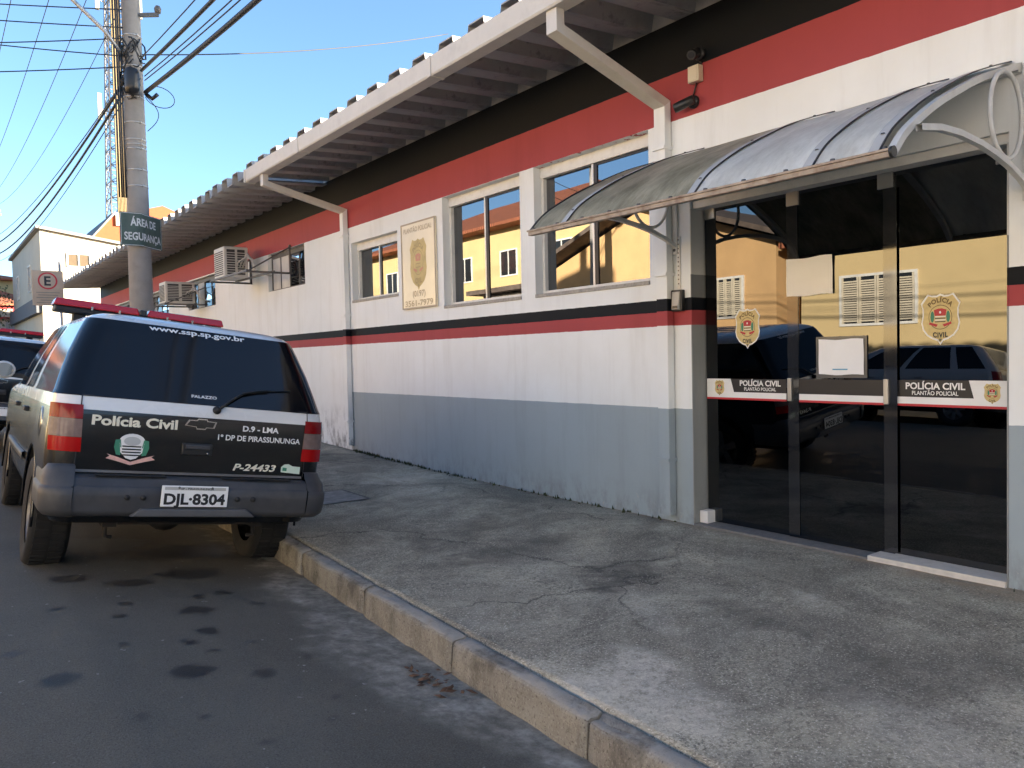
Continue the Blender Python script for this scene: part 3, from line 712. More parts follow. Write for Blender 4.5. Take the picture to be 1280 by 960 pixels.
for pa, pb in (((-.015, 3.98, 3.63), (-.012, 3.965, 3.575)), ((-.015, 4.01, 3.45), (-.02, 4.04, 3.36))): mb = MB(); mb.tube([pa, pb], .007, 6); mb.build('camera_lead', BLKP, jbo)

# --- curved awning over the entrance
aw = empty('entrance_awning', (0, 3.2, 2.3)); tag(aw, 'curved clear awning on white scrolled brackets over the glass entrance', 'awning')
def awp(t, Y, off=0.):           # t 0 = front edge, 1 = wall
    pts = [(-1.42, 2.235), (-1.31, 2.345), (-1.16, 2.445), (-.97, 2.55), (-.73, 2.66), (-.48, 2.765), (-.23, 2.85), (-.004, 2.92)]
    s = t*(len(pts)-1); i = min(int(s), len(pts)-2); fr = s-i
    P_ = [Vector((p[0], 0, p[1])) for p in pts]
    p0, p1, p2, p3 = P_[max(i-1, 0)], P_[i], P_[i+1], P_[min(i+2, len(pts)-1)]
    v = .5*((2*p1)+(-p0+p2)*fr+(2*p0-5*p1+4*p2-p3)*fr*fr+(-p0+3*p1-3*p2+p3)*fr**3)
    tg = (p2-p1).normalized(); n = Vector((-tg.z, 0, tg.x))
    v = v+n*off
    return Vector((v.x, Y-3.2, v.z-2.3))
def poly_mat(name, col, grime_amt):
    m, nt, b = nodes(name); out = nt.nodes['Material Output']
    gr = ramp(nt, noise_tex(nt, 2.2, 8, .7, stretch=(1, 2.2, 1)), [(.35, 0.), (.65, grime_amt)])
    fine = ramp(nt, noise_tex(nt, 30, 6, .7, stretch=(.3, 1, .3)), [(.45, 0.), (.7, grime_amt*.5)])
    c = mixc(nt, gr, col, (.13, .125, .07)); c = mixc(nt, fine, c, (.10, .09, .06))
    nt.links.new(c, b.inputs['Base Color']); b.inputs['Roughness'].default_value = .42; b.inputs['Specular IOR Level'].default_value = .4
    tl = nt.nodes.new('ShaderNodeBsdfTranslucent'); nt.links.new(c, tl.inputs[0])
    mx = N(nt, 'ShaderNodeMixShader', i_0=.28); nt.links.new(b.outputs[0], mx.inputs[1]); nt.links.new(tl.outputs[0], mx.inputs[2]); nt.links.new(mx.outputs[0], out.inputs[0])
    return m
PCD, PCC = poly_mat('grimy_polycarbonate', (.56, .52, .38), .72), poly_mat('milky_polycarbonate', (.84, .84, .78), .30)
AWW = M('awning_white_paint', (.62, .62, .59), .45, var=.08, vs=8, dirt=.2, dirtcol=(.3, .22, .15), ds=9)
RUST = M('rusty_painted_bar', (.36, .29, .22), .7, var=.2, vs=15, dirt=1., dirtcol=(.16, .085, .05), ds=11)
BLKS = M('black_seal', (.03, .03, .032), .5, var=.1)
ribs = [4.34, 3.98, 2.90, 2.18, 1.85, 1.77]
nt_ = 28
for i, (a, b_) in enumerate(zip(ribs[:4], ribs[1:5])):
    mb = MB()
    top = [[awp(t/nt_, a+(b_-a)*s/4, .012+.003*math.sin(s*1.6+t*.4)) for s in range(5)] for t in range(nt_+1)]
    bot = [[p-Vector((0, 0, .003)) for p in r] for r in top]
    mb.grid(top); mb.grid(bot)
    mb.build('awning_panel', PCD if i < 2 else PCC, aw)
SEAL = M('grey_aluminium_bar', (.48, .48, .46), .55, .1, var=.08)
for i, y in enumerate(ribs[1:]):
    if i == 4: continue
    mb = MB(); w = .05
    rows = [[awp(t/nt_, y+dy, .0175+h) for dy, h in ((-w/2, 0), (-w/2, .005), (w/2, .005), (w/2, 0))] for t in range(nt_+1)]
    mb.grid(rows, smooth=False, close=True); cb = mb.build('cover_bar', SEAL, aw)
    mb = MB(); mb.grid([[awp(t/nt_, y-w/2-.003+dy, .016+h) for dy, h in ((-.005, 0), (-.005, .007), (.003, .007), (.003, 0))] for t in range(nt_+1)], smooth=False, close=True); mb.build('rubber_seal', BLKS, cb)
    mb = MB()
    for t in (.12, .5, .88): p = awp(t, y, .0225); mb.lathe([(.0001, .006), (.008, .005), (.010, 0)], 8, 0, p)
    mb.build('screw_head', IRON, cb)
# arched end ribs (square tube) under the sheet
def arch_rib(y, s=.034, parent=aw):
    mb = MB(); mb.grid([[awp(t/nt_, y+dy, h) for dy, h in ((-s/2, -s), (-s/2, .0), (s/2, .0), (s/2, -s))] for t in range(nt_+1)], smooth=False, close=True)
    return mb.build('arch_rib', AWW, parent)
for y in (1.785, 4.25, 2.90): arch_rib(y)
mb = MB(); mb.grid([[awp(t/nt_, 4.34+dy, .008+h) for dy, h in ((-.008, 0), (-.008, .012), (.008, .012), (.008, 0))] for t in range(nt_+1)], smooth=False, close=True); mb.build('edge_seal', BLKS, aw)
mb = MB(); p = awp(0, 0); mb.box(p.x-.022, p.x+.016, 1.77-3.2, 4.35-3.2, p.z-.024, p.z+.002); fbx = mb.build('front_bar', RUST, aw, bevel=.003)
mb = MB(); mb.box(p.x-.028, p.x+.012, 1.763-3.2, 4.357-3.2, p.z+.003, p.z+.014); mb.build('drip_strip', RUST, fbx)
mb = MB()
for i in range(11):
    y = 4.3-i*.25-3.2; mb.lathe([(.0001, .014), (.011, .012), (.013, 0)], 8, 0, (p.x-.008, y, p.z+.0145))
mb.build('bar_screw', IRON, fbx)
mb = MB(); mb.tube([(p.x-.024, 1.763-3.2, p.z-.006), (p.x-.024, 1.748-3.2, p.z-.006)], .026, 12); mb.build('end_cap', BLKP, fbx)
mb = MB(); mb.box(-.045, -.005, 1.77-3.2, 4.35-3.2, 2.86-2.3, 2.895-2.3); mb.build('wall_bar', AWW, aw)
def bracket(y):
    k = MB(); Y = y-3.2
    arm = [(-1.25, 2.36), (-1.05, 2.39), (-.85, 2.395), (-.62, 2.38), (-.45, 2.355), (-.28, 2.32), (-.12, 2.27), (-.02, 2.225)]
    s = .03; rows = []
    for i, (x, z) in enumerate(arm):
        q0 = Vector(arm[max(i-1, 0)]); q1 = Vector(arm[min(i+1, len(arm)-1)]); d = (q1-q0).normalized(); n = Vector((-d.y, d.x))
        rows.append([(x+n.x*a*s/2, Y+bb*s/2, z+n.y*a*s/2-2.3) for a, bb in ((1, -1), (1, 1), (-1, 1), (-1, -1))])
    k.grid(rows, smooth=False, close=True); br = k.build('bracket_arm', AWW, aw)
    k = MB(); k.tube([(-.30+.20*math.cos(t*math.pi/18), Y, 2.575-2.3+.225*math.sin(t*math.pi/18)) for t in range(37)], .0125, 8, cap=False); k.build('scroll', AWW, br)
    k = MB(); k.box(-.022, -.002, Y-.025, Y+.025, 2.16-2.3, 2.91-2.3); k.build('wall_plate', AWW, br, bevel=.003)
    k = MB(); k.tube([(-.03, Y, 2.19-2.3), (-.002, Y, 2.19-2.3)], .012, 8); k.build('bolt', IRON, br)
bracket(1.735); bracket(4.25)

# --- air conditioners on iron frames
ACW = M('ac_casing', (.60, .58, .52), .5, var=.08, vs=5, dirt=.4, dirtcol=(.25, .21, .16), ds=5)
ACD = M('ac_dark', (.05, .048, .045), .6, var=.2)
def air_conditioner(loc, w, d, h, label, frame_y):
    """w along the wall, d out from the wall, h high; loc = lower corner next to the wall"""
    r = empty('air_conditioner', loc); tag(r, label, 'air conditioner', 'air conditioners on the far wall')
    mb = MB(); mb.box(-d, 0, 0, w, 0, h); cs = mb.build('casing', ACW, r, bevel=.02)
    mb = MB()
    for i in range(12): z = .06+i*(h-.12)/12; mb.box(-d-.006, -d+.002, .05, w-.05, z, z+.018)
    mb.build('grille', ACD, r)
    mb = MB(); mb.box(-d+.05, -d*.55, -.004, .002, .06, h-.05); mb.box(-d*.45, -.06, -.004, .002, .06, h-.05); mb.build('side_vent', ACD, r)
    mb = MB()
    for i in range(9): z = .09+i*(h-.16)/9; mb.box(-d+.05, -.06, -.010, -.004, z, z+.012)
    mb.build('vent_slat', ACW, r)
    mb = MB()
    f0, f1 = frame_y
    for y in (f0, f1):
        mb.obox((-d-.08, y, -.03), (.02-loc[0], y, -.03), .03, .03)
        mb.obox((-d-.05, y, -.02), (.0-loc[0], y, h*.75), .022, .022)
        mb.obox((-loc[0]-.02, y, -.03), (-loc[0]-.02, y, h*.8), .03, .03)
    for x in (-d-.06, -.05): mb.obox((x, f0, -.012), (x, f1, -.012), .03, .03)
    mb.build('support_frame', IRON, r)
    mb = MB(); 
    for kx in range(3):
        mb.tube([(-.10-.05*kx, -.002, h*.35), (-.1-.05*kx, -.10, h*.5), (-.08-.03*kx, -.2-.02*kx, h*.75-.04*kx), (-.05, -.30-.03*kx, h*.55), (-.02, -.36-.03*kx, .1), (.05-loc[0]*.8, -.42-.02*kx, .02)], .017-.003*kx, 8)
    mb.build('hose', M('hose_wrap', (.42, .41, .38), .7, var=.1), r)
    return r
air_conditioner((-.24, 13.72, 2.83), .56, .42, .54, 'white air conditioner with coiled hoses on an iron frame, nearest the downpipe', (-1.35, .55))
air_conditioner((-.16, 17.35, 2.63), .5, .60, .46, 'smaller air conditioner with a dark vent, the one nearer the utility pole', (-.25, .5))
# --- moss and weeds along the foot of the wall
mb = MB(); r9 = random.Random(3)
for i in range(420):
    y = r9.choice([r9.uniform(8.3, 10.2), r9.uniform(9.4, 10.2), r9.uniform(7.5, 10), r9.uniform(4.2, 8)]) if i > 40 else r9.uniform(-1, 1.8)
    x = -.004-abs(r9.gauss(0, .028)); hh = r9.uniform(.01, .045); a = r9.uniform(0, 6.28); l = r9.uniform(.008, .02)
    z = walkZ(x, y); dx, dy = math.cos(a)*l, math.sin(a)*l
    mb.add([(x-dx, y-dy, z-.003), (x+dx, y+dy, z-.003), (x+dx*.3-abs(dy)*.6, y+dy*.3+dx*.5, z+hh)], [(0, 1, 2)])
wd = mb.build('weeds', M('moss_green', (.035, .045, .018), .9, var=.4, vs=30)); tag(wd, 'low dark moss and weeds along the foot of the station wall', 'weeds', kind='stuff')
# --- dead leaves swept into the gutter
mb = MB()
for i in range(34):
    x, y = -3.0+r9.gauss(0, .05), 3.2+r9.gauss(0, .11); z = roadZ(x, y)+.004+r9.uniform(0, .03); l = r9.uniform(.012, .035); a = r9.uniform(0, 6.28)
    d = Vector((math.cos(a), math.sin(a), r9.uniform(-.4, .4))); e = Vector((-math.sin(a), math.cos(a), r9.uniform(-.5, .5))); c0 = Vector((x, y, z))
    mb.add([c0-d*l, c0+e*l*.45, c0+d*l, c0-e*l*.4, c0+Vector((0, 0, l*.3))], [(0, 1, 4), (1, 2, 4), (2, 3, 4), (3, 0, 4)])
lv = mb.build('dead_leaves', M('dead_leaf', (.085, .045, .025), .8, var=.5, vs=25)); tag(lv, 'small heap of dry brown leaves in the gutter by the kerb', 'leaves', kind='stuff')
# --- inspection cover set in the pavement
iy, ix = 7.25, -1.75
mb = MB(); mb.add([(ix+a, iy+b_, walkZ(ix+a, iy+b_)+.006) for a, b_ in ((-.3, -.3), (.3, -.3), (.3, .3), (-.3, .3))]+[(ix+a, iy+b_, walkZ(ix+a, iy+b_)-.05) for a, b_ in ((-.3, -.3), (.3, -.3), (.3, .3), (-.3, .3))], [(0, 1, 2, 3), (0, 1, 5, 4), (1, 2, 6, 5), (2, 3, 7, 6), (3, 0, 4, 7)])
ico = mb.build('inspection_cover', M('cover_concrete', (.26, .25, .235), .9, var=.3, vs=12, bmp=.5)); tag(ico, 'square concrete inspection cover in the pavement near the parked car', 'manhole cover')
mb = MB()
for a, b_, c_, d in ((-.33, -.305, -.33, .33), (.305, .33, -.33, .33), (-.305, .305, -.33, -.305), (-.305, .305, .305, .33)):
    mb.add([(ix+x, iy+y, walkZ(ix+x, iy+y)+.008) for x, y in ((a, c_), (b_, c_), (b_, d), (a, d))], [(0, 1, 2, 3)])
mb.build('cover_frame', M('cover_edge', (.10, .10, .10), .8, var=.2), ico)
# ================================================================ VEHICLES
def car_paint(name, col, rough=.22, dust=.15, dustcol=(.30, .26, .21)):
    m, nt, b = nodes(name)
    f = ramp(nt, noise_tex(nt, 3, 8, .65), [(.4, 0.), (.8, dust)])
    sp = nt.nodes.new('ShaderNodeSeparateXYZ'); tc = nt.nodes.new('ShaderNodeTexCoord'); nt.links.new(tc.outputs['Object'], sp.inputs[0])
    lo = nt.nodes.new('ShaderNodeMapRange'); nt.links.new(sp.outputs[2], lo.inputs[0]); lo.inputs[1].default_value = .95; lo.inputs[2].default_value = .35; lo.inputs[4].default_value = dust*1.6
    ad = N(nt, 'ShaderNodeMath', operation='ADD'); nt.links.new(f, ad.inputs[0]); nt.links.new(lo.outputs[0], ad.inputs[1])
    nt.links.new(mixc(nt, ad.outputs[0], col, dustcol), b.inputs['Base Color'])
    ro = nt.nodes.new('ShaderNodeMapRange'); nt.links.new(ad.outputs[0], ro.inputs[0]); ro.inputs[2].default_value = .4; ro.inputs[3].default_value = rough; ro.inputs[4].default_value = .6
    nt.links.new(ro.outputs[0], b.inputs['Roughness'])
    b.inputs['Coat Weight'].default_value = .25 if col[0] < .05 else .6; b.inputs['Coat Roughness'].default_value = .06
    return m
CWHITE = car_paint('white_car_paint', (.72, .72, .70)); CBLACK = car_paint('black_car_paint', (.004, .004, .0045), .22, .015, (.05, .045, .04)); CSILV = car_paint('silver_car_paint', (.42, .42, .42), .3)
CGLASS = M('dark_car_glass', (.005, .0055, .007), .08, var=0, spec=.4)
BUMP = M('bumper_plastic', (.048, .049, .053), .55, var=.2, vs=6, bmp=.12, bs=160, dirt=.35, dirtcol=(.14, .125, .11), ds=4)
TYRE = M('tyre_rubber', (.012, .012, .012), .85, var=.25, vs=10, dirt=.2, dirtcol=(.05, .045, .04), ds=6)
RIMM = M('alloy_rim', (.20, .19, .18), .45, .6, var=.2, dirt=.5, dirtcol=(.06, .05, .04), ds=8)
UNDER = M('underbody', (.02, .018, .016), .9, var=.4, dirt=.5, dirtcol=(.07, .04, .025), ds=6)
LRED = M('lamp_red', (.22, .004, .006), .15, var=.05, spec=.22); LRED2 = M('lamp_red_bright', (.38, .006, .006), .15, var=.05, spec=.22); LCLR = M('lamp_clear', (.20, .14, .125), .15, var=.15, vs=30, spec=.25)

class Body:
    """car body from horizontal slices; rows = (z, half width, rear y, front y, rear radius, front radius)"""
    def __init__(s, rows, frac, nrear=6, ncor=6, nfront=5):
        s.rows = rows; s.frac = frac; s.n = (nrear, ncor, nfront)
        s.kinds = ['rear']*nrear + ['corner']*ncor + ['side%d' % i for i in range(len(frac)-1)] + ['fcorner']*ncor + ['front']*nfront
    def par(s, z):
        rw = s.rows
        if z <= rw[0][0]: return rw[0][1:]
        for a, b_ in zip(rw, rw[1:]):
            if z <= b_[0]:
                t = (z-a[0])/(b_[0]-a[0]); return tuple(p+(q-p)*t for p, q in zip(a[1:], b_[1:]))
        return rw[-1][1:]
    def half(s, z):
        w, r, f, rr, rf = s.par(z); nr, nc, nf = s.n; o = []
        for i in range(nr): o.append((-(w-rr)*i/nr, r+.010*((w-rr)*i/nr)**2))
        e = .010*(w-rr)**2
        for i in range(nc): t = math.pi/2*i/nc; o.append((-(w-rr)-rr*math.sin(t), r+e*(1-i/nc)+rr*(1-math.cos(t))))
        y0, y1 = r+rr, f-rf
        for q in s.frac[:-1]:
            y = y0+(y1-y0)*q; o.append((-w-.012*math.sin(math.pi*q), y))
        for i in range(nc): t = math.pi/2*i/nc; o.append((-w+rf-rf*math.cos(t), y1+rf*math.sin(t)))
        for i in range(nf+1): o.append((-(w-rf)*(1-i/nf), f+.06*(1-(1-i/nf)**2)*min(1, rf/.2)))
        return o
    def rear(s, x, z):                      # y of the rear face
        w, r, f, rr, rf = s.par(z); ax = abs(x)
        if ax <= w-rr: return r+.010*ax*ax
        u = min(1, (ax-(w-rr))/rr); return r+rr*(1-math.sqrt(max(0, 1-u*u)))
    def wrap(s, t, z, off=0., side=-1):     # t: metres along the outline from x = +-(w-rr) outwards round the rear corner
        w, r, f, rr, rf = s.par(z); L = rr*math.pi/2; e = .010*(w-rr)**2
        if t < 0: p = (w-rr+t, r+.010*(w-rr+t)**2); n = (0, -1)
        elif t < L: a = t/rr; p = (w-rr+rr*math.sin(a), r+e*(1-t/L)+rr*(1-math.cos(a))); n = (math.sin(a), -math.cos(a))
        else: p = (w, r+rr+t-L); n = (1, 0)
        return (side*(p[0]+n[0]*off), p[1]+n[1]*off, z)
    def side_x(s, y, z): w, r, f, rr, rf = s.par(z); q = min(1, max(0, (y-r-rr)/max(.01, f-rf-r-rr))); return w+.012*math.sin(math.pi*q)
    def mesh(s, zs, matfn, mats, arches, name='body'):
        mb = MB(); rows = []
        for z in zs:
            h = s.half(z); rows.append([(x, y, z) for x, y in h] + [(-x, y, z) for x, y in h[-2:0:-1]])
        nh = len(rows[0]); nk = len(s.kinds)
        for i in range(len(rows)-1):
            zm = (zs[i]+zs[i+1])/2
            for j in range(nh):
                j2 = (j+1) % nh
                k = j if j < nk else 2*nk-1-j
                mb.add([rows[i][j], rows[i][j2], rows[i+1][j2], rows[i+1][j]], [(0, 1, 2, 3)], matfn(s.kinds[k], zm, 'L' if j < nk else 'R'), True)
        mb.add(rows[0], [list(range(nh))], len(mats)-1)
        # roof cap as a strip of quads from left to right
        top = rows[-1]; hN = nk
        for j in range(1, hN-1):
            a, b_ = j, j+1; c_, d = (nh-j-1) % nh, (nh-j) % nh
            mb.add([top[a], top[b_], top[c_], top[d]], [(0, 1, 2, 3)], 0, True)
        mb.add([top[0], top[1], top[nh-1]], [(0, 1, 2)], 0, True); mb.add([top[hN-1], top[hN], top[(nh-hN+1) % nh]], [(0, 1, 2)], 0, True)
        me = mb.mesh(name, mats)
        bm = bmesh.new(); bm.from_mesh(me); bmesh.ops.remove_doubles(bm, verts=bm.verts, dist=.0008); bmesh.ops.recalc_face_normals(bm, faces=bm.faces); bm.to_mesh(me); bm.free()
        ob = bpy.data.objects.new('tmp', me); COL.objects.link(ob)
        cut = []
        for (yy, zz, rad) in arches:
            for sd in (-1, 1):
                c = MB(); x0, x1 = sorted((sd*.52, sd*1.2)); c.lathe([(rad, x0), (rad, x1)], 40, 0, (0, yy, zz), 'x'); n = 40
                c.f.append(list(range(n))); c.m.append(0); c.sm.append(False); c.f.append([n+i for i in range(n)]); c.m.append(0); c.sm.append(False)
                c.m = [len(mats)-1]*len(c.m); cm = c.mesh('cut', mats); co = bpy.data.objects.new('cut', cm); COL.objects.link(co); cut.append(co)
                md = ob.modifiers.new('b', 'BOOLEAN'); md.operation = 'DIFFERENCE'; md.solver = 'EXACT'; md.object = co; md.material_mode = 'INDEX'
        bpy.context.view_layer.update(); dg = bpy.context.evaluated_depsgraph_get()
        res = bpy.data.meshes.new_from_object(ob.evaluated_get(dg))
        for o in cut+[ob]: bpy.data.objects.remove(o)
        return res
def split_by_material(me, groups, seal_mat, inset=.016):
    """groups {name: mat slot}; returns {name: mesh}, and cuts those faces (plus a rubber rim) out of me"""
    out = {}
    for nm, slot in groups.items():
        bm = bmesh.new(); bm.from_mesh(me)
        bmesh.ops.delete(bm, geom=[f for f in bm.faces if f.material_index != slot], context='FACES')
        if not bm.faces: bm.free(); continue
        fs = list(bm.faces); r = bmesh.ops.inset_region(bm, faces=fs, thickness=inset, depth=.004, use_even_offset=True)
        inner = set(fs)
        for f in bm.faces: f.material_index = 0 if f in inner else 1
        n = bpy.data.meshes.new(nm); bm.to_mesh(n); bm.free(); n.materials.clear(); n.materials.append(CGLASS); n.materials.append(seal_mat); out[nm] = n
    bm = bmesh.new(); bm.from_mesh(me); sl = set(groups.values())
    bmesh.ops.delete(bm, geom=[f for f in bm.faces if f.material_index in sl], context='FACES'); bm.to_mesh(me); bm.free()
    return out
def wheel(parent, loc, rad, width, side, spokes=5):
    r = empty('wheel', loc, 0, parent)
    mb = MB(); hw = width/2; pr = [(rad*.62, -hw*.86), (rad*.78, -hw), (rad*.93, -hw*.97), (rad*.985, -hw*.78), (rad, -hw*.4), (rad, hw*.4), (rad*.985, hw*.78), (rad*.93, hw*.97), (rad*.78, hw), (rad*.62, hw*.86)]
    mb.lathe(pr, 40, 0, (0, 0, 0), 'x'); ty = mb.build('tyre', TYRE, r)
    mb = MB()
    for k in range(44):
        a = 2*math.pi*k/44
        for sx in (-1, 1):
            c = Vector((sx*hw*.40, math.cos(a+.03*sx)*rad*1.0, math.sin(a+.03*sx)*rad*1.0)); t = Vector((0, -math.sin(a), math.cos(a)))
            mb.obox(c-t*.017, c+t*.017, hw*.66, .012, up=(0, math.cos(a), math.sin(a)))
    tr_ = mb.build('tread', TYRE, ty); tr_['kind'] = 'stuff'
    mb = MB(); s = side
    mb.lathe([(rad*.63, s*hw*.8), (rad*.60, s*hw*.72), (rad*.56, s*hw*.25), (.02, s*hw*.15)], 32, 0, (0, 0, 0), 'x')
    mb.lathe([(.0001, s*hw*.62), (.055, s*hw*.60), (.065, s*hw*.3)], 16, 0, (0, 0, 0), 'x')
    for k in range(spokes):
        a = 2*math.pi*k/spokes+.3
        mb.obox((s*hw*.5, math.cos(a)*.05, math.sin(a)*.05), (s*hw*.62, math.cos(a)*rad*.6, math.sin(a)*rad*.6), rad*.2, .03, up=(1, 0, 0))
    mb.build('rim', RIMM, r)
    return r
# ---------------------------------------------------------------- the police SUV
SUV_ROWS = [(.42, .79, .17, 4.48, .14, .24), (.50, .835, .135, 4.54, .15, .25), (.62, .852, .125, 4.59, .155, .25), (.74, .860, .120, 4.61, .16, .25), (.86, .863, .117, 4.61, .16, .25), (.98, .862, .117, 4.59, .16, .25),
  (1.08, .857, .121, 4.54, .155, .25), (1.11, .855, .124, 4.48, .155, .25), (1.15, .851, .134, 4.05, .15, .22), (1.19, .847, .144, 3.46, .15, .2), (1.215, .838, .160, 3.38, .15, .2), (1.30, .818, .215, 3.27, .15, .2), (1.45, .775, .312, 3.05, .145, .2),
  (1.60, .718, .405, 2.82, .14, .2), (1.665, .690, .450, 2.72, .135, .2), (1.69, .675, .472, 2.68, .13, .2), (1.715, .645, .515, 2.62, .13, .2), (1.738, .585, .60, 2.5, .13, .2), (1.755, .49, .75, 2.3, .12, .18), (1.766, .34, .98, 2.05, .1, .12)]
SUV = Body(SUV_ROWS, [0, .18, .355, .445, .54, .625, .705, .83, .955, 1])
def suv_mats(kind, z, sd):
    if 1.20 < z < 1.69:
        if kind in ('rear', 'corner'): return 2
        if z < 1.665:
            if kind in ('side0', 'side1'): return 3 if sd == 'L' else 4
            if kind in ('side3', 'side4'): return 5 if sd == 'L' else 6
            if kind in ('side6', 'side7'): return 7 if sd == 'L' else 8
            if kind == 'front' : return 9
    return 1 if z < 1.11 else 0
zs = [.42, .46, .50, .56, .62, .68, .74, .80, .86, .92, .98, 1.03, 1.08, 1.11, 1.15, 1.19, 1.215, 1.30, 1.375, 1.45, 1.525, 1.60, 1.665, 1.69, 1.702, 1.715, 1.727, 1.738, 1.747, 1.755, 1.766]
suv_me = SUV.mesh(zs, suv_mats, [CWHITE, CBLACK]+[CGLASS]*8+[UNDER], [(1.02, .37, .45), (3.74, .37, .45)])
SEALM = M('window_rubber', (.012, .012, .013), .5, var=0)
suv_gl = split_by_material(suv_me, {'rear_window': 2, 'quarter_window': 3, 'quarter_window.R': 4, 'rear_door_window': 5, 'rear_door_window.R': 6, 'front_door_window': 7, 'front_door_window.R': 8, 'windscreen': 9}, SEALM)
suv_me.set_sharp_from_angle(angle=R(38))
suv = empty('police_suv'); tag(suv, 'black and white police SUV with a red light bar, parked nearest the viewer', 'car', 'police cars parked along the kerb')
link('body', suv_me, suv)
for nm, me in suv_gl.items(): link(nm.split('.')[0], me, suv)
def rs(x, z, o=.004): return (x, SUV.rear(x, z)-o, z)
def ribbon(pts, w, mat, name, parent, o=.0015):
    """thin dark line lying on the rear face"""
    mb = MB()
    for (x0, z0), (x1, z1) in zip(pts, pts[1:]):
        d = Vector((x1-x0, z1-z0)).normalized(); n = Vector((-d.y, d.x))*w/2; k = 6
        mb.grid([[rs(x0+(x1-x0)*i/k+n.x*s, z0+(z1-z0)*i/k+n.y*s, o) for s in (-1, 1)] for i in range(k+1)])
    return mb.build(name, mat, parent)
gate = ribbon([(-.705, 1.195), (-.708, 1.0), (-.708, .745)], .007, DARKM, 'tailgate_seam', suv)
ribbon([(.705, 1.195), (.708, 1.0), (.708, .745)], .007, DARKM, 'tailgate_seam', suv)
ribbon([(-.705, 1.196), (.705, 1.196)], .010, DARKM, 'tailgate_seam', suv)
ribbon([(-.70, .742), (.70, .742)], .016, M('grey_lip', (.13, .13, .135), .4, var=.1), 'tailgate_lip', suv, .004)
# tail lamps wrap round the corners
for sd in (-1, 1):
    lamp = None
    for (za, zb, mt, nm) in ((.854, .94, LRED2, 'lower_lens'), (.942, 1.050, LCLR, 'clear_lens'), (1.052, 1.137, LRED, 'upper_lens')):
        mb = MB(); n = 9
        def tt(i, z): return -.018 + .012*(z-.854)/.28 + (.185+.02*(z-.854)/.28)*i/n
        rows = [[SUV.wrap(tt(i, z), z, .012, sd) for i in range(n+1)] for z in (za, (za+zb)/2, zb)]
        mb.grid(rows)
        bk = [[SUV.wrap(tt(i, z), z, -.01, sd) for i in range(n+1)] for z in (za, zb)]
        mb.grid([rows[0], bk[0]], smooth=False); mb.grid([rows[-1], bk[1]], smooth=False); mb.grid([[r[0] for r in rows], [bk[0][0], SUV.wrap(tt(0, (za+zb)/2), (za+zb)/2, -.01, sd), bk[1][0]]], smooth=False)
        mb.grid([[r[-1] for r in rows], [bk[0][-1], SUV.wrap(tt(n, (za+zb)/2), (za+zb)/2, -.01, sd), bk[1][-1]]], smooth=False)
        if lamp is None:
            lamp = mb.build('tail_lamp', mt, suv)
        else: mb.build(nm, mt, lamp)
# bumper: middle and two corner caps
BB = Body([(.48, .845, .035, 4, .13, .2), (.505, .862, .01, 4, .13, .2), (.60, .866, .0, 4, .13, .2), (.655, .866, .0, 4, .13, .2), (.668, .862, .018, 4, .13, .2), (.70, .860, .026, 4, .13, .2), (.722, .855, .06, 4, .13, .2)], [0, 1])
bz = [.48, .505, .52, .56, .60, .655, .662, .668, .70, .722]
mb = MB(); xs_ = [-.712+1.424*i/24 for i in range(25)]
rows = [[(x, BB.rear(x, z)+(.02 if abs(x+.03) < .24 and .54 < z < .69 else 0), z) for x in xs_] for z in bz]
rows.append([(x, .16, .724) for x in xs_]); rows.insert(0, [(x, .16, .47) for x in xs_]); mb.grid(rows)
bmp_ = mb.build('rear_bumper', BUMP, suv)
for sd in (-1, 1):
    mb = MB(); L = [-.015, .0, .03, .06, .09, .12, .15, .18, .21, .24, .267, .34, .45, .57]
    cz = [(.475, .0), (.50, .010), (.52, .012), (.56, .014), (.60, .014), (.645, .014), (.652, .004), (.66, .004), (.70, .010), (.745, .006), (.772, -.006)]
    rows = [[BB.wrap(t-.005, min(z, .722), o-(.0 if z <= .722 else .01), sd)[:2]+(z,) for t in L] for z, o in cz]
    rows.append([BB.wrap(t, .722, -.09, sd)[:2]+(.785,) for t in L]); rows.insert(0, [BB.wrap(t, .475, -.09, sd) for t in L]); mb.grid(rows); mb.build('bumper_corner', BUMP, suv)
    ribs_ = MB(); ribs_.grid([[BB.wrap(-.02, z, .0045, sd), BB.wrap(-.012, z, .0045, sd)] for z in bz]); ribs_.build('bumper_gap', DARKM, suv)
mb = MB(); mb.prism([(-.40, .485), (.36, .485), (.30, .535), (-.34, .535)], lambda u, v, d: (u, d, v), -.022, .10); mb.build('bumper_lip', M('grey_lip2', (.09, .09, .093), .5, var=.2), suv, bevel=.008)
mb = MB(); mb.box(-.60, -.20, .035, .09, .7225, .731); mb.build('step_pad', DARKM, suv, bevel=.006)
mb = MB(); mb.box(.14, .60, .035, .09, .7225, .731); mb.build('step_pad', DARKM, suv, bevel=.006)
for x in (-.42, -.33, .24, .34): mb = MB(); mb.lathe([(.0001, -.014), (.016, -.012), (.018, .03)], 12, 0, (x, 0.0, .60), 'y'); mb.build('bumper_plug', DARKM, suv)
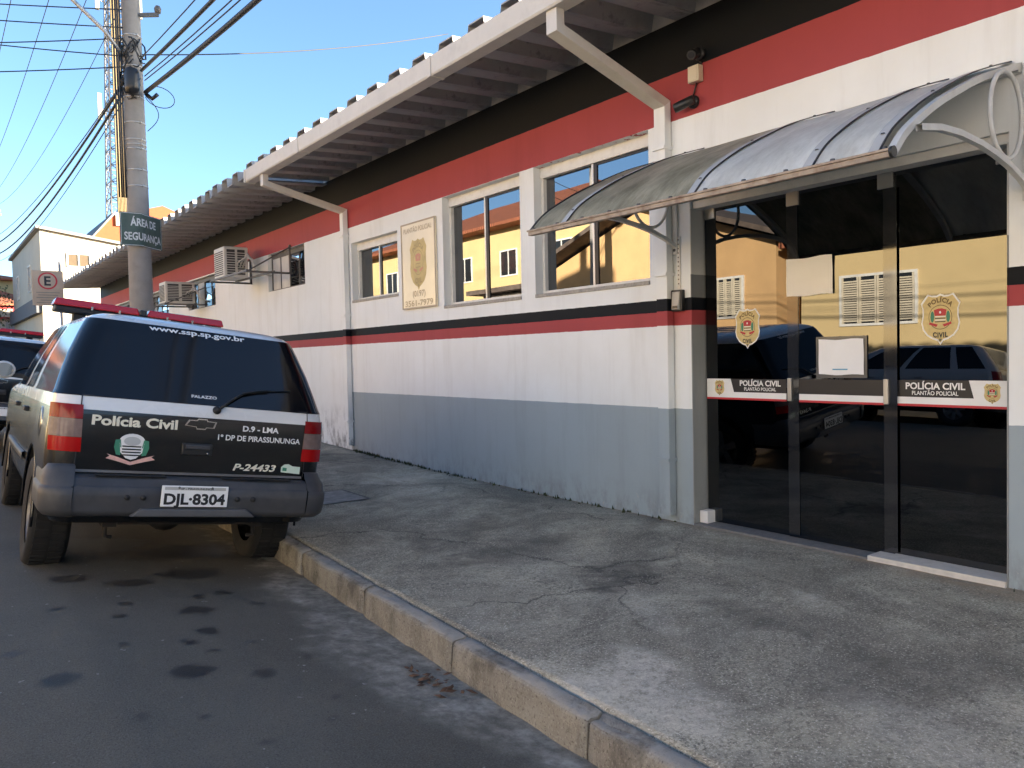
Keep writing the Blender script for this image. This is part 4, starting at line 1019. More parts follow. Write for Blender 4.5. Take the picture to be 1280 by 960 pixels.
# number plate
PLATE = M('plate_white', (.86, .86, .84), .4, var=.03)
mb = MB(); mb.box(-.232, .172, -.018, -.008, .549, .681); plate = mb.build('number_plate', PLATE, suv, bevel=.004)
mb = MB(); mb.box(-.215, .155, -.0195, -.0185, .654, .673); mb.build('plate_strip', M('plate_band', (.45, .45, .43), .5, var=.1), plate)
mb = MB(); put_text(mb, 'DJL·8304', .092, lambda u, v: (-.215+u, -.0195, .566+v), 0, .0035, width=.37)
put_text(mb, 'SP - PIRASSUNUNGA', .017, lambda u, v: (-.12+u, -.0205, .657+v), 0, .0003, width=.2); mb.build('plate_lettering', BVIN, plate)
mb = MB()
for x in (-.13, .07): mb.lathe([(.0001, -.024), (.007, -.023), (.008, -.018)], 10, 0, (x, 0, .668), 'y')
mb.build('plate_bolt', IRON, plate)
# lettering and emblems
CREAM = M('cream_vinyl', (.76, .72, .58), .5, var=.04)
def tail_text(txt, size, x, z, mat, bold, width, shear=0., glass=False):
    mb = MB(); put_text(mb, txt, size, (lambda u, v: (x+u, SUV.rear(x+u, z+v)-.009, z+v)) if glass else (lambda u, v: rs(x+u, z+v)), 0, bold, shear, width=width); mb.build('tail_lettering', mat, suv)
tail_text('Polícia Civil', .082, -.642, 1.024, CREAM, .0028, .49)
tail_text('D.9 - LMA', .050, .262, 1.040, WVIN, .0016, .245)
tail_text('1º DP DE PIRASSUNUNGA', .050, .105, .974, WVIN, .001, .56)
tail_text('P-24433', .062, .222, .777, CREAM, .0018, .29, .25)
tail_text('www.ssp.sp.gov.br', .048, -.325, 1.655, WVIN, .0012, .63, 0., True)
tail_text('PALAZZO', .026, -.075, 1.235, WVIN, .0006, .16, 0., True)

mb = MB(); cx_, cz_ = -.406, .893
L = lambda l: (lambda u, v: rs(cx_+u, cz_+v, .004+.0006*l))
fan(mb, ell(0, .035, .075, .052, 20), L(0), 0); fan(mb, [(-.070, .03), (.070, .03), (.062, -.03), (.03, -.065), (0, -.075), (-.03, -.065), (-.062, -.03)], L(1), 0)
fan(mb, ell(0, .04, .048, .028, 16), L(2), 2)
for i in range(4): zz = .012-.018*i; fan(mb, [(-.055, zz), (.055, zz), (.053, zz-.009), (-.053, zz-.009)], L(2), 1)
for s in (-1, 1):
    fan(mb, [(.066*s, .05), (.095*s, .045), (.10*s, .0), (.085*s, -.045), (.06*s, -.05), (.058*s, .0)], L(1), 3)
    fan(mb, [(.0, -.088), (.07*s, -.062), (.135*s, -.042), (.118*s, -.055), (.14*s, -.07), (.08*s, -.085), (.0, -.108)], L(3), 4)
mb.build('state_crest', [WVIN, BVIN, M('pale_grey_vinyl', (.45, .47, .47), .5, var=0), GVIN, M('pink_vinyl', (.70, .42, .36), .5, var=.15, vs=40)], suv)
CHR = M('worn_chrome', (.45, .43, .40), .2, .9, var=.1)
bow = [(-.105, -.012), (-.082, .026), (-.032, .026), (-.024, .037), (.032, .037), (.037, .024), (.095, .020), (.082, -.022), (.032, -.022), (.026, -.034), (-.030, -.034), (-.035, -.02)]
mb = MB(); fan(mb, [(u, v) for u, v in bow], lambda u, v: rs(u-.005, 1.066+v, .006), 0); fan(mb, [(u*.88, v*.78) for u, v in bow], lambda u, v: rs(u-.005, 1.066+v, .008), 1); mb.build('maker_emblem', [CHR, CBLACK], suv)
mb = MB(); fan(mb, [(.55, .775), (.685, .765), (.685, .815), (.63, .818), (.60, .832), (.57, .828), (.55, .81)], lambda u, v: rs(u, v), 0); fan(mb, [(.56, .785), (.59, .783), (.59, .805), (.56, .808)], lambda u, v: rs(u, v, .005), 1); mb.build('small_sticker', [M('pale_green_vinyl', (.60, .72, .60), .5, var=.1), GVIN], suv)
mb = MB(); mb.box(-.115, .075, .095, .125, .865, .94); hdl = mb.build('tailgate_handle', M('handle_black', (.014, .014, .014), .35, var=.1), suv, bevel=.006)
mb = MB(); mb.box(-.095, .055, .083, .0945, .905, .932); mb.build('handle_grip', BUMP, hdl, bevel=.004)
mb = MB(); mb.lathe([(.0001, -.004), (.007, -.003), (.008, .004)], 10, 0, (.045, .092, .880), 'y'); mb.build('lock', CHR, hdl)
# wiper
mb = MB(); pv = (.084, SUV.rear(.084, 1.165)-.015, 1.165); mb.lathe([(.0001, -.02), (.02, -.018), (.026, .0), (.026, .02)], 14, 0, pv, 'y'); wp = mb.build('wiper', DARKM, suv)
mb = MB(); pts = [(.084, 1.165), (.17, 1.235), (.26, 1.29), (.36, 1.315), (.44, 1.325)]
mb.tube([(x, SUV.rear(x, z)-.028, z) for x, z in pts], [.010, .009, .008, .006, .005], 6)
mb.tube([(x, SUV.rear(x, z)-.012, z) for x, z in ((.25, 1.285), (.42, 1.318), (.60, 1.335))], .006, 6); mb.build('wiper_arm', DARKM, wp)
# side furniture
for sd in (-1, 1):
    def sp_(y, z, o=.002): return (sd*(SUV.side_x(y, z)+o), y, z)
    for ya, yb in ((1.46, 1.46), (2.33, 2.33), (3.32, 3.32)):
        mb = MB(); mb.grid([[sp_(ya-.004, z), sp_(ya+.004, z)] for z in [.5+.07*i for i in range(11)]]); mb.build('door_seam', DARKM, suv)
    for y in (1.62, 2.52):
        mb = MB(); mb.box(*sorted((sd*(SUV.side_x(y, 1.02)-.01), sd*(SUV.side_x(y, 1.02)+.028))), y, y+.17, 1.01, 1.045); mb.build('door_handle', DARKM, suv, bevel=.008)
    mb = MB(); mb.grid([[sp_(y, z, o) for z, o in ((.66, .002), (.665, .02), (.715, .02), (.72, .002))] for y in [1.52+.1*i for i in range(18)]]); mb.build('side_moulding', BUMP, suv)
    for yc in (1.02, 3.74):
        mb = MB(); mb.tube([(sd*(.857), yc+.452*math.cos(t), .37+.455*math.sin(t)) for t in [R(-5+190*i/24) for i in range(25)]], .009, 8); mb.build('arch_lip', CBLACK, suv)
    mr = empty('door_mirror', (sd*.985, 3.12, 1.30), 0, suv)
    mb = MB(); mb.grid([[(x*k, y, z*k) for x, z in ell(0, 0, .085, .075, 18)] for y, k in ((-.0, .0), (0, 1.), (.04, 1.05), (.09, .8), (.12, .3))], close=True); mb.build('mirror_shell', CWHITE if sd < 0 else CWHITE, mr)
    mb = MB(); fan(mb, ell(0, 0, .072, .062, 18), lambda u, v: (u, -.003, v), 0); mb.build('mirror_glass', M('mirror_glass', (.5, .5, .52), .04, 1., var=0), mr)
    mb = MB(); mb.obox((sd*-.18, .05, -.05), (sd*-.04, .05, -.04), .05, .04); mb.build('mirror_arm', DARKM, mr)
mb = MB(); mb.lathe([(.0001, -.868), (.085, -.868), (.095, -.864), (.095, -.85)], 24, 0, (0, .66, .985), 'x'); fl = mb.build('fuel_flap', CBLACK, suv)
mb = MB(); mb.lathe([(.098, -.8665), (.106, -.8665), (.106, -.855)], 24, 0, (0, .66, .985), 'x'); mb.build('flap_ring', CHR, fl)
# light bar
lb = empty('light_bar', (0, 2.70, 1.76), 0, suv)
mb = MB(); mb.box(-.70, .70, -.13, .13, .09, .14); mb.build('bar_base', DARKM, lb, bevel=.012)
LBR = M('light_bar_red', (.42, .01, .018), .15, var=.06, spec=.6)
for a, b_ in ((-.715, -.03), (.03, .715)):
    mb = MB(); mb.add([(a, -.15, .14), (b_, -.15, .14), (b_, .15, .14), (a, .15, .14), (a+.02, -.125, .205), (b_-.02, -.125, .205), (b_-.02, .125, .205), (a+.02, .125, .205)], [(0, 1, 5, 4), (1, 2, 6, 5), (2, 3, 7, 6), (3, 0, 4, 7), (4, 5, 6, 7), (0, 3, 2, 1)])
    ln = mb.build('red_lens', LBR, lb, bevel=.012)
mb = MB(); mb.box(-.028, .028, -.13, .13, .141, .195); mb.build('siren_block', BLKP, lb, bevel=.008)
for x in (-.5, .5): mb = MB(); mb.box(x-.05, x+.05, -.06, .06, -.06, .09); mb.build('bar_foot', DARKM, lb, bevel=.01)
for x in (-.42, -.2, .2, .42): mb = MB(); mb.box(x-.008, x+.008, -.158, -.15, .128, .16); mb.build('lens_clip', CHR, lb)
for y in (.9, 1.6, 2.2):
    pass
# roof ribs
for x in (-.35, -.12, .12, .35):
    mb = MB(); mb.tube([(x, y, 1.757+.012*math.sin(math.pi*(y-.8)/1.6)-.03*x*x*2) for y in [.85+.1*i for i in range(15)]], .010, 6); mb.build('roof_rib', CWHITE, suv)
# wheels and running gear
for yc in (1.02, 3.74):
    for sd in (-1, 1): wheel(suv, (sd*.735, yc, .372), .372, .245, sd)
mb = MB(); mb.tube([(-.7, 1.02, .37), (.7, 1.02, .37)], .045, 10); mb.lathe([(.0001, -.16), (.09, -.14), (.14, -.03), (.14, .05), (.08, .16), (.0001, .18)], 16, 0, (.02, 1.0, .37), 'y'); mb.build('rear_axle', UNDER, suv)
mb = MB(); mb.tube([(.35, 2.0, .40), (.42, 1.2, .52), (.42, .7, .45), (.45, .25, .42)], .03, 8); mb.tube([(-.2, 1.5, .42), (-.2, 2.2, .42)], .11, 12); mb.build('exhaust', M('rusty_exhaust', (.09, .055, .035), .8, .2, var=.4, vs=15), suv)
mb = MB(); mb.box(-.5, -.42, .25, 4.2, .38, .47); mb.box(.42, .5, .25, 4.2, .38, .47); mb.box(-.42, .42, .22, .30, .40, .46)
mb.tube([(-.47, .35, .37), (-.47, .33, .31), (-.43, .35, .30)], .014, 6); mb.tube([(.47, .35, .37), (.47, .33, .31), (.43, .35, .30)], .014, 6); mb.build('chassis_frame', UNDER, suv)
mb = MB()
for sd in (-.55, .55): mb.obox((sd, .45, .46), (sd, 1.65, .42), .07, .05); mb.tube([(sd*.8, 1.05, .38), (sd*.7, .95, .75)], .03, 8)
mb.build('leaf_spring', UNDER, suv)
# front end (faces away from the viewer)
mb = MB(); mb.box(-.85, .85, 4.50, 4.70, .45, .68); mb.build('front_bumper', BUMP, suv, bevel=.05)
for sd in (-1, 1): mb = MB(); x0, x1 = sorted((sd*.45, sd*.80)); mb.box(x0, x1, 4.42, 4.64, .80, .98); mb.build('headlamp', LCLR, suv, bevel=.04)
mb = MB(); mb.box(-.43, .43, 4.5, 4.665, .80, .97); mb.build('front_grille', DARKM, suv, bevel=.02)
def place_car(o, x, y, z, head, rol, pit=0.):
    fw = Vector((math.sin(head)*math.cos(pit), math.cos(head)*math.cos(pit), math.sin(pit))); rt = Vector((math.cos(head), -math.sin(head), 0)); up = rt.cross(fw)
    r_ = math.cos(rol)*rt-math.sin(rol)*up; u_ = math.sin(rol)*rt+math.cos(rol)*up
    o.matrix_world = Matrix(((r_.x, fw.x, u_.x, x), (r_.y, fw.y, u_.y, y), (r_.z, fw.z, u_.z, z), (0, 0, 0, 1)))
place_car(suv, -3.588, 5.178, -.092, R(1.73), R(7.9), R(.3))
suv2 = copy_tree(suv); suv2.name = 'police_suv'
tag(suv2, 'second police SUV parked further up the street, ahead of the nearest one', 'car', 'police cars parked along the kerb')
for ch in list(suv2.children):
    for g in list(ch.children):
        if g.name.startswith('plate_lettering'): bpy.data.objects.remove(g)
    if ch.name.startswith(('tail_lettering', 'small_sticker')): bpy.data.objects.remove(ch)
place_car(suv2, -4.05, 13.9, roadZ(-4.05, 15.5), R(1.0), R(7.0), R(.4))
# ---------------------------------------------------------------- silver hatchback on the other side (seen in the glass)
HB = Body([(.28, .74, .14, 3.72, .14, .22), (.40, .80, .08, 3.80, .16, .25), (.60, .82, .04, 3.82, .17, .28), (.75, .825, .05, 3.78, .17, .28), (.85, .815, .07, 3.68, .16, .28), (.92, .80, .09, 3.3, .16, .25), (.97, .785, .11, 2.95, .15, .22),
           (1.10, .745, .20, 2.72, .15, .2), (1.25, .69, .32, 2.45, .14, .2), (1.36, .63, .42, 2.22, .13, .2), (1.40, .58, .50, 2.08, .12, .2), (1.43, .45, .7, 1.9, .12, .15), (1.44, .3, .9, 1.7, .1, .1)], [0, .17, .22, .53, .57, .92, 1])
def hb_mats(kind, z, sd):
    if .97 < z < 1.36:
        if kind == 'rear': return 2
        if kind == 'side0': return 3 if sd == 'L' else 4
        if kind == 'side2': return 5 if sd == 'L' else 6
        if kind == 'side4': return 7 if sd == 'L' else 8
        if kind == 'front': return 9
    return 1 if z < .33 else 0
zs = [.28, .34, .40, .47, .53, .60, .68, .75, .80, .85, .89, .92, .97, 1.03, 1.10, 1.18, 1.25, 1.31, 1.36, 1.38, 1.40, 1.415, 1.43, 1.44]
hb_me = HB.mesh(zs, hb_mats, [CSILV, BUMP]+[CGLASS]*8+[UNDER], [(.72, .29, .35), (3.12, .29, .35)])
hb_gl = split_by_material(hb_me, {'rear_window': 2, 'quarter_window': 3, 'quarter_window.R': 4, 'rear_door_window': 5, 'rear_door_window.R': 6, 'front_door_window': 7, 'front_door_window.R': 8, 'windscreen': 9}, SEALM)
hb_me.set_sharp_from_angle(angle=R(38))
hb = empty('hatchback'); tag(hb, 'silver hatchback parked across the street, mirrored in the glass entrance', 'car')
link('body', hb_me, hb)
for nm, me in hb_gl.items(): link(nm.split('.')[0], me, hb)
for yc in (.72, 3.12):
    for sd in (-1, 1): wheel(hb, (sd*.70, yc, .29), .29, .185, sd, 7)
for sd in (-1, 1):
    mb = MB(); mb.grid([[HB.wrap(-.03+.2*i/5, z, .008, sd) for i in range(6)] for z in (.68, .8, .93)]); mb.build('tail_lamp', LRED, hb)
    mb = MB(); x0, x1 = sorted((sd*.45, sd*.76)); mb.box(x0, x1, 3.55, 3.80, .62, .76); mb.build('headlamp', LCLR, hb, bevel=.04)
    mb = MB(); x0, x1 = sorted((sd*.78, sd*.93)); mb.box(x0, x1, 2.62, 2.72, .93, 1.04); mb.build('door_mirror', CSILV, hb, bevel=.03)
    for y in (1.25, 2.1): mb = MB(); x = sd*HB.side_x(y, .82); mb.box(*sorted((x-.005*sd, x+.022*sd)), y, y+.14, .81, .84); mb.build('door_handle', CSILV, hb, bevel=.006)
place_car(hb, OX+1.0, 5.3, roadZ(OX+1.0, 7)+.0, 0, R(-6.5), 0)
# ================================================================ STREET FURNITURE
CONC = M('pole_concrete', (.27, .25, .225), .88, var=.15, vs=4, bmp=.35, bs=40, dirt=.45, dirtcol=(.13, .12, .11), ds=3)
GALV = M('galvanised_steel', (.42, .42, .41), .45, .7, var=.15, vs=12)
STRAP = M('steel_strap', (.58, .56, .52), .35, .7, var=.1)
PX, PY = -2.29, 12.3
def pole_r(z): return .178-.0088*z
def utility_pole(x, y, z0, label, detail=True):
    r = empty('utility_pole', (x, y, z0)); tag(r, label, 'pole', 'concrete utility poles along the kerb')
    mb = MB(); mb.lathe([(pole_r(z), z) for z in (-.4, 0, 1, 2, 3, 4, 5, 6, 7, 8, 9, 9.6)]+[(.0001, 9.62)], 28); mb.build('shaft', CONC, r)
    mb = MB(); mb.box(-1.0, 1.0, -.16, -.06, 8.55, 8.67); ca = mb.build('cross_arm', M('arm_timber', (.16, .12, .085), .85, var=.25, vs=9), r)
    for xx in (-.9, -.3, .3, .9):
        mb = MB(); mb.lathe([(.02, 8.67), (.02, 8.74), (.045, 8.75), (.05, 8.79), (.03, 8.81), (.045, 8.83), (.035, 8.88), (.0001, 8.89)], 12, 0, (xx, -.11, 0)); mb.build('insulator', M('porcelain', (.35, .20, .12), .2, var=.05), r)
    if not detail: return r
    for z, t in ((5.18, 1), (4.82, 1), (4.58, 1), (4.51, 1), (4.45, 1), (4.15, 1), (3.92, 1), (6.05, 1), (5.62, 1)):
        z -= z0; mb = MB(); rr = pole_r(z)+.003; mb.lathe([(rr, z-.008), (rr+.003, z-.008), (rr+.003, z+.008), (rr, z+.008)], 28); mb.tube([(.05, -rr-.004, z-.014), (.05, -rr-.004, z+.014)], .010, 6); mb.build('steel_strap', STRAP, r)
    mb = MB(); mb.lathe([(.0001, -.19), (.08, -.17), (.10, -.09), (.10, .09), (.08, .17), (.0001, .19)], 16, 0, (-.06, -.2, 5.36-z0)); mb.build('cable_closure', BLKP, r)
    mb = MB(); mb.obox((.10, -.1, 6.35-z0), (.34, -.14, 6.40-z0), .05, .05); mb.lathe([(.0001, 0), (.04, .02), (.05, .08), (.03, .12), (.0001, .13)], 12, 0, (.33, -.14, 6.40-z0)); mb.build('side_bracket', IRON, r)
    mb = MB(); r5 = random.Random(5)
    for i in range(22):
        a0 = r5.uniform(2.4, 5.4); z = 5.15-z0+r5.uniform(0, .75); pts = []
        for k in range(9):
            a = a0+(r5.uniform(-.08, .08)+.26*(k-4)); rr = pole_r(z)+.02+.03*math.sin(k*1.1+i); pts.append((math.cos(a)*rr, math.sin(a)*rr, z+.12*math.sin(k*.8+i)))
        mb.tube(pts, r5.uniform(.006, .012), 6)
    for i in range(6):
        x = -.155-.018*(i % 3)-.01*i; mb.tube([(x, -.03, z) for z in (3.75-z0, 4.6-z0, 5.3-z0, 6.2-z0, 7.4-z0)], .011, 6)
    mb.tube([(.30-.19*math.cos(t*.3), -.2+.05*math.cos(t*.3), 5.2+.15*math.sin(t*.3+.2)-z0) for t in range(21)], .006, 6); mb.tube([(.12+.16*math.sin(t*.22), -.16-.03*math.sin(t*.22), 5.2-.5*t/14-z0) for t in range(15)], .006, 6)
    mb.tube([(.13, -.13, 5.24-z0), (.2, -.2, 5.16-z0), (.26, -.26, 5.22-z0)], .028, 8)
    cb = mb.build('coiled_leads', BLKP, r); cb['kind'] = 'stuff'
    mb = MB(); mb.tube([(-.12, -.02, 5.75-z0), (-.35, -.02, 6.05-z0), (-.8, 0, 6.45-z0), (-1.6, .0, 6.95-z0), (-2.4, 0, 7.2-z0)], [.03, .028, .026, .024, .024], 10); la = mb.build('lamp_arm', GALV, r)
    mb = MB(); mb.grid([[(-2.35-.62*t, w*math.sin(math.pi*min(1, t*1.1+.1))*.14, 7.22+.03*t+h*math.sin(math.pi*min(1, t+.08))-z0) for w, h in ((-1, 0), (-.7, .09), (0, .12), (.7, .09), (1, 0), (.6, -.05), (-.6, -.05))] for t in (0, .2, .4, .6, .8, 1)], close=True); mb.build('lamp_head', GALV, la)
    return r
pole = utility_pole(PX, PY, walkZ(PX, PY), 'concrete utility pole wrapped in cables, standing in front of the station')
utility_pole(-2.3, -22, -.05, 'utility pole behind the viewer on the station side of the street', False)
utility_pole(OX-.45, 17.0, kerbZ(17)+.02, 'utility pole on the opposite pavement in front of the orange house', False)
utility_pole(-2.29, 47, G(44)*.5-.05, 'utility pole far up the street beyond the parking sign', False)
# bent green sign on the pole
sg = empty('pole_sign', (PX, PY-.18, 3.05)); tag(sg, 'green sign folded round the utility pole with pale stencilled capitals', 'sign')
def sgp(s, z, o=0.):
    """path along the bent plate: s metres from its left edge"""
    ang = lambda q: R(-4) if q < .20 else R(-4+46*sstep(.20, .36, q))
    x, y = -.29, -.012; n = 40; d = s/n if s > 0 else 0
    for i in range(n): a = ang(i*d); x += math.cos(a)*d; y += math.sin(a)*d
    a = ang(s); return (x+math.sin(a)*o, y-math.cos(a)*o, z)
SGN = M('sign_green', (.06, .095, .075), .55, var=.2, vs=6, dirt=.3, dirtcol=(.16, .17, .15), ds=5); SGW = M('sign_white', (.62, .63, .60), .6, var=.12, vs=20)
S_ = [.72*i/24 for i in range(25)]; zf = lambda s, t: t*.47 - .025*s*(1 if s > .3 else 0)
mb = MB(); mb.grid([[sgp(s, zf(s, t)) for s in S_] for t in (0, 1)]); mb.grid([[sgp(s, zf(s, t), -.003) for s in S_] for t in (0, 1)]); mb.build('sign_plate', [SGN], sg)
mb = MB()
for t0, t1 in ((.015, .03), (.97, .985)): mb.grid([[sgp(s, zf(s, t), .002) for s in S_[1:-1]] for t in (t0, t1)])
mb.grid([[sgp(.015+w, zf(.0, t), .002) for w in (0, .006)] for t in (.03, .97)]); mb.grid([[sgp(.70+w, zf(.7, t), .002) for w in (0, .006)] for t in (.03, .97)]); mb.build('sign_border', SGW, sg)
mb = MB()
put_text(mb, 'ÁREA DE', .150, lambda u, v: sgp(.14+u, zf(.14+u, 0)+.285+v, .003), 0, .004, width=.44)
put_text(mb, 'SEGURANÇA', .150, lambda u, v: sgp(.055+u, zf(.055+u, 0)+.085+v, .003), 0, .004, width=.63); mb.build('sign_lettering', SGW, sg)
# parking sign
ey, ex = 21.3, -2.15
es = empty('parking_sign', (ex, ey, walkZ(ex, ey))); tag(es, 'cream parking sign with a ringed letter E on a thin post', 'sign')
mb = MB(); mb.tube([(0, 0, -.3), (0, 0, 3.6)], .03, 10); mb.build('post', GALV, es)
z0_ = -walkZ(ex, ey); CRM = M('sign_cream', (.42, .33, .24), .5, var=.08)
mb = MB(); mb.box(-.58, .06, -.045, -.033, 2.80+z0_, 3.62+z0_); spl = mb.build('plate', CRM, es, bevel=.01)
mb = MB(); c0 = (-.26, 3.38+z0_)
n = 32
for ra, rb, mi in ((.20, .165, 0),):
    o = len(mb.v); mb.add([(c0[0]+rr*math.cos(2*math.pi*k/n), -.0465, c0[1]+rr*math.sin(2*math.pi*k/n)) for rr in (ra, rb) for k in range(n)], [(k, (k+1) % n, n+(k+1) % n, n+k) for k in range(n)], 0)
put_text(mb, 'E', .30, lambda u, v: (c0[0]-.085+u, -.0468, c0[1]-.105+v), 1, .008)
for i, (a, b_) in enumerate(((-.5, -.02), (-.46, -.06), (-.5, -.02), (-.42, -.1), (-.5, -.02))): z = 3.10+z0_-.06*i; mb.box(a, b_, -.0475, -.0465, z, z+.014, 2)
mb.build('plate_print', [RVIN, BVIN, M('grey_print', (.16, .17, .15), .6, var=.1)], spl)
# cables, each its own thing
CABL = M('cable_black', (.007, .007, .008), .6, var=.2, vs=30)
def cable(a, b_, sag, r, label, n=28, group='overhead cables on the pole'):
    a, b_ = Vector(a), Vector(b_)
    pts = [a.lerp(b_, i/n)-Vector((0, 0, 4*sag*(i/n)*(1-i/n))) for i in range(n+1)]
    mb = MB(); mb.tube(pts, r, 6); o = mb.build('overhead_cable', CABL); tag(o, label, 'cable', group); return o
cable((PX+.12, PY-.16, 5.25), (-2.35, -22, 5.5), 1.0, .030, 'thickest black cable running from the pole over the pavement towards the viewer')
cable((PX+.08, PY-.16, 5.55), (-2.5, -22, 6.0), .95, .024, 'thick twisted cable above the thickest one, right of the pole')
cable((PX+.06, PY-.15, 5.70), (-2.6, -22, 6.5), 1.0, .008, 'thin wire topmost of the right-hand bundle from the pole')
cable((PX+.12, PY-.15, 5.48), (-2.2, -22, 5.8), 1.0, .008, 'thin wire just under the thick twisted cable, right of the pole')
cable((PX+.12, PY-.15, 5.42), (-2.15, -22, 5.6), .98, .008, 'lowest thin wire of the right-hand bundle from the pole')
cable((PX-.12, PY+.05, 5.40), (-2.4, 47, 7.35), .75, .022, 'thick cable going from the pole up the street, left of it')
cable((PX-.12, PY+.05, 5.28), (-2.3, 47, 7.0), .85, .022, 'lower thick cable going from the pole up the street')
cable((PX-.10, PY+.05, 5.46), (-2.5, 47, 7.6), .7, .009, 'thin wire above the thick cables going up the street')
cable((PX-.10, PY+.05, 5.2), (-2.2, 47, 6.75), .9, .008, 'thin wire below the thick cables going up the street')
cable((PX+.1, PY-.02, 5.82), (4, 13.69, 8.0), .12, .009, 'single wire crossing the sky from the pole to above the station roof')
for i, (dx, z) in enumerate(((-.9, 0), (-.3, 0), (.3, 0), (.9, 0))):
    cable((PX+dx, PY-.11, 8.95), (-2.29+dx, 46.9, 9.55), .9, .008, ['leftmost', 'second', 'third', 'rightmost'][i]+' of the four parallel power wires going up the street')
    cable((PX+dx, PY-.12, 8.95), (-2.29+dx, -22, 8.9), .9, .008, ['leftmost', 'second', 'third', 'rightmost'][i]+' of the four power wires passing high over the viewer')
for i, (za, yb, zb, sg_) in enumerate(((6.15, 15.5, 6.9, .15), (6.0, 17.5, 6.0, .2), (5.75, 19.0, 7.4, .25), (5.6, 16.3, 5.6, .2), (6.4, 14.0, 6.9, .12))):
    cable((PX-.12, PY-.03, za), (OX-.4, 17.0, min(zb, 7.2)), sg_, .008, ['topmost', 'second', 'third', 'lowest', 'short high'][i]+' of the thin wires crossing the street to the left of the pole')
cable((-4.0, 8.0, 9.2), (-9, 40, 3.8), .3, .010, 'slanting wire at the upper left corner of the sky')
# ================================================================ BUILDINGS AROUND
m, nt, b = nodes('roof_tiles')
w = N(nt, 'ShaderNodeTexWave', i_Scale=2.2, i_Distortion=.4); w.bands_direction = 'Y'; tc = nt.nodes.new('ShaderNodeTexCoord'); nt.links.new(tc.outputs['Object'], w.inputs[0])
base = mixc(nt, ramp(nt, noise_tex(nt, 3, 7, .7), [(.3, 0.), (.7, 1.)]), (.22, .065, .03), (.36, .115, .05)); base = mixc(nt, ramp(nt, noise_tex(nt, 12, 5), [(.55, 0.), (.75, .6)]), base, (.12, .05, .03))
nt.links.new(base, b.inputs['Base Color']); b.inputs['Roughness'].default_value = .85; bump(nt, b, w.outputs[1], .8, .08)
TILE = m
EAVEW = M('eave_board', (.55, .50, .42), .7, var=.08)
YEL = M('yellow_plaster', (.58, .44, .22), .8, var=.08, vs=1.5, dirt=.2, dirtcol=(.33, .25, .13), ds=1.5); ORG = M('orange_plaster', (.56, .35, .16), .8, var=.08, vs=1.5, dirt=.2, dirtcol=(.35, .22, .12))
YEL2 = M('pale_yellow_plaster', (.54, .41, .20), .8, var=.06, vs=1.2); CRW = M('cream_plaster', (.66, .60, .50), .8, var=.08, vs=1.5, dirt=.2, dirtcol=(.38, .33, .27)); WHP = M('white_plaster', (.46, .41, .32), .8, var=.06, vs=1.2, dirt=.2, dirtcol=(.45, .42, .36), ds=.8)
BEI = M('beige_plaster', (.52, .44, .35), .8, var=.06, vs=1.5); PLIN = M('stone_plinth', (.20, .17, .14), .9, var=.35, vs=4, bmp=.5, bs=14)
SHUT = M('cream_shutter', (.62, .55, .42), .6, var=.06); PANE = M('house_pane', (.02, .022, .025), .05, var=0, spec=.6); BRN = M('brown_roof', (.10, .075, .06), .85, var=.3, vs=4)
def house(label, x0, x1, y0, y1, z0, z1, wall, roof, rise, over=.4, name='house', cat='house', plinth=0., group=None, roofmat=None):
    r = empty(name, ((x0+x1)/2, (y0+y1)/2, z0)); tag(r, label, cat, group)
    ox, oy = (x0+x1)/2, (y0+y1)/2
    mb = MB(); mb.box(x0-ox, x1-ox, y0-oy, y1-oy, -.5, z1-z0); mb.build('wall', wall, r)
    if plinth: mb = MB(); mb.box(x0-ox-.04, x1-ox+.04, y0-oy-.04, y1-oy+.04, -.4, plinth); mb.build('plinth', PLIN, r)
    X0, X1, Y0, Y1, Z = x0-ox-over, x1-ox+over, y0-oy-over, y1-oy+over, z1-z0+.01
    mb = MB(); t = .14
    if roof == 'hip':
        k = min(X1-X0, Y1-Y0)/2
        if Y1-Y0 > X1-X0: a, b_ = (0, Y0+k), (0, Y1-k)
        else: a, b_ = (X0+k, 0), (X1-k, 0)
        v = [(X0, Y0, Z), (X1, Y0, Z), (X1, Y1, Z), (X0, Y1, Z), (a[0], a[1], Z+rise), (b_[0], b_[1], Z+rise)]
        f = [(0, 1, 4), (1, 2, 5, 4), (2, 3, 5), (3, 0, 4, 5)] if Y1-Y0 > X1-X0 else [(0, 1, 5, 4), (1, 2, 5), (2, 3, 4, 5), (3, 0, 4)]
        mb.add(v+[(p[0], p[1], Z-t) for p in v[:4]], f+[(0, 1, 7, 6), (1, 2, 8, 7), (2, 3, 9, 8), (3, 0, 6, 9), (6, 7, 8, 9)])
    elif roof == 'gable_y':      # gable faces +x, ridge runs along x
        v = [(X0, Y0, Z), (X0, 0, Z+rise), (X0, Y1, Z), (X1, Y0, Z), (X1, 0, Z+rise), (X1, Y1, Z)]
        v += [(p[0], p[1], p[2]-t) for p in v]
        mb.add(v, [(0, 1, 4, 3), (1, 2, 5, 4), (6, 7, 10, 9), (7, 8, 11, 10), (0, 1, 7, 6), (1, 2, 8, 7), (3, 4, 10, 9), (4, 5, 11, 10), (0, 3, 9, 6), (2, 5, 11, 8)])
        gb = MB(); gb.prism([(y0-oy, Z-.01), (y1-oy, Z-.01), (0, Z-.01+rise*(y1-y0)/(Y1-Y0))], lambda u, v_, d: (d, u, v_), x1-ox-.15, x1-ox-.001); gb.build('gable_wall', wall, r)
    else: mb.box(X0, X1, Y0, Y1, Z, Z+.18)
    mb.build('roof', roofmat or TILE, r)
    return r, ox, oy, z0
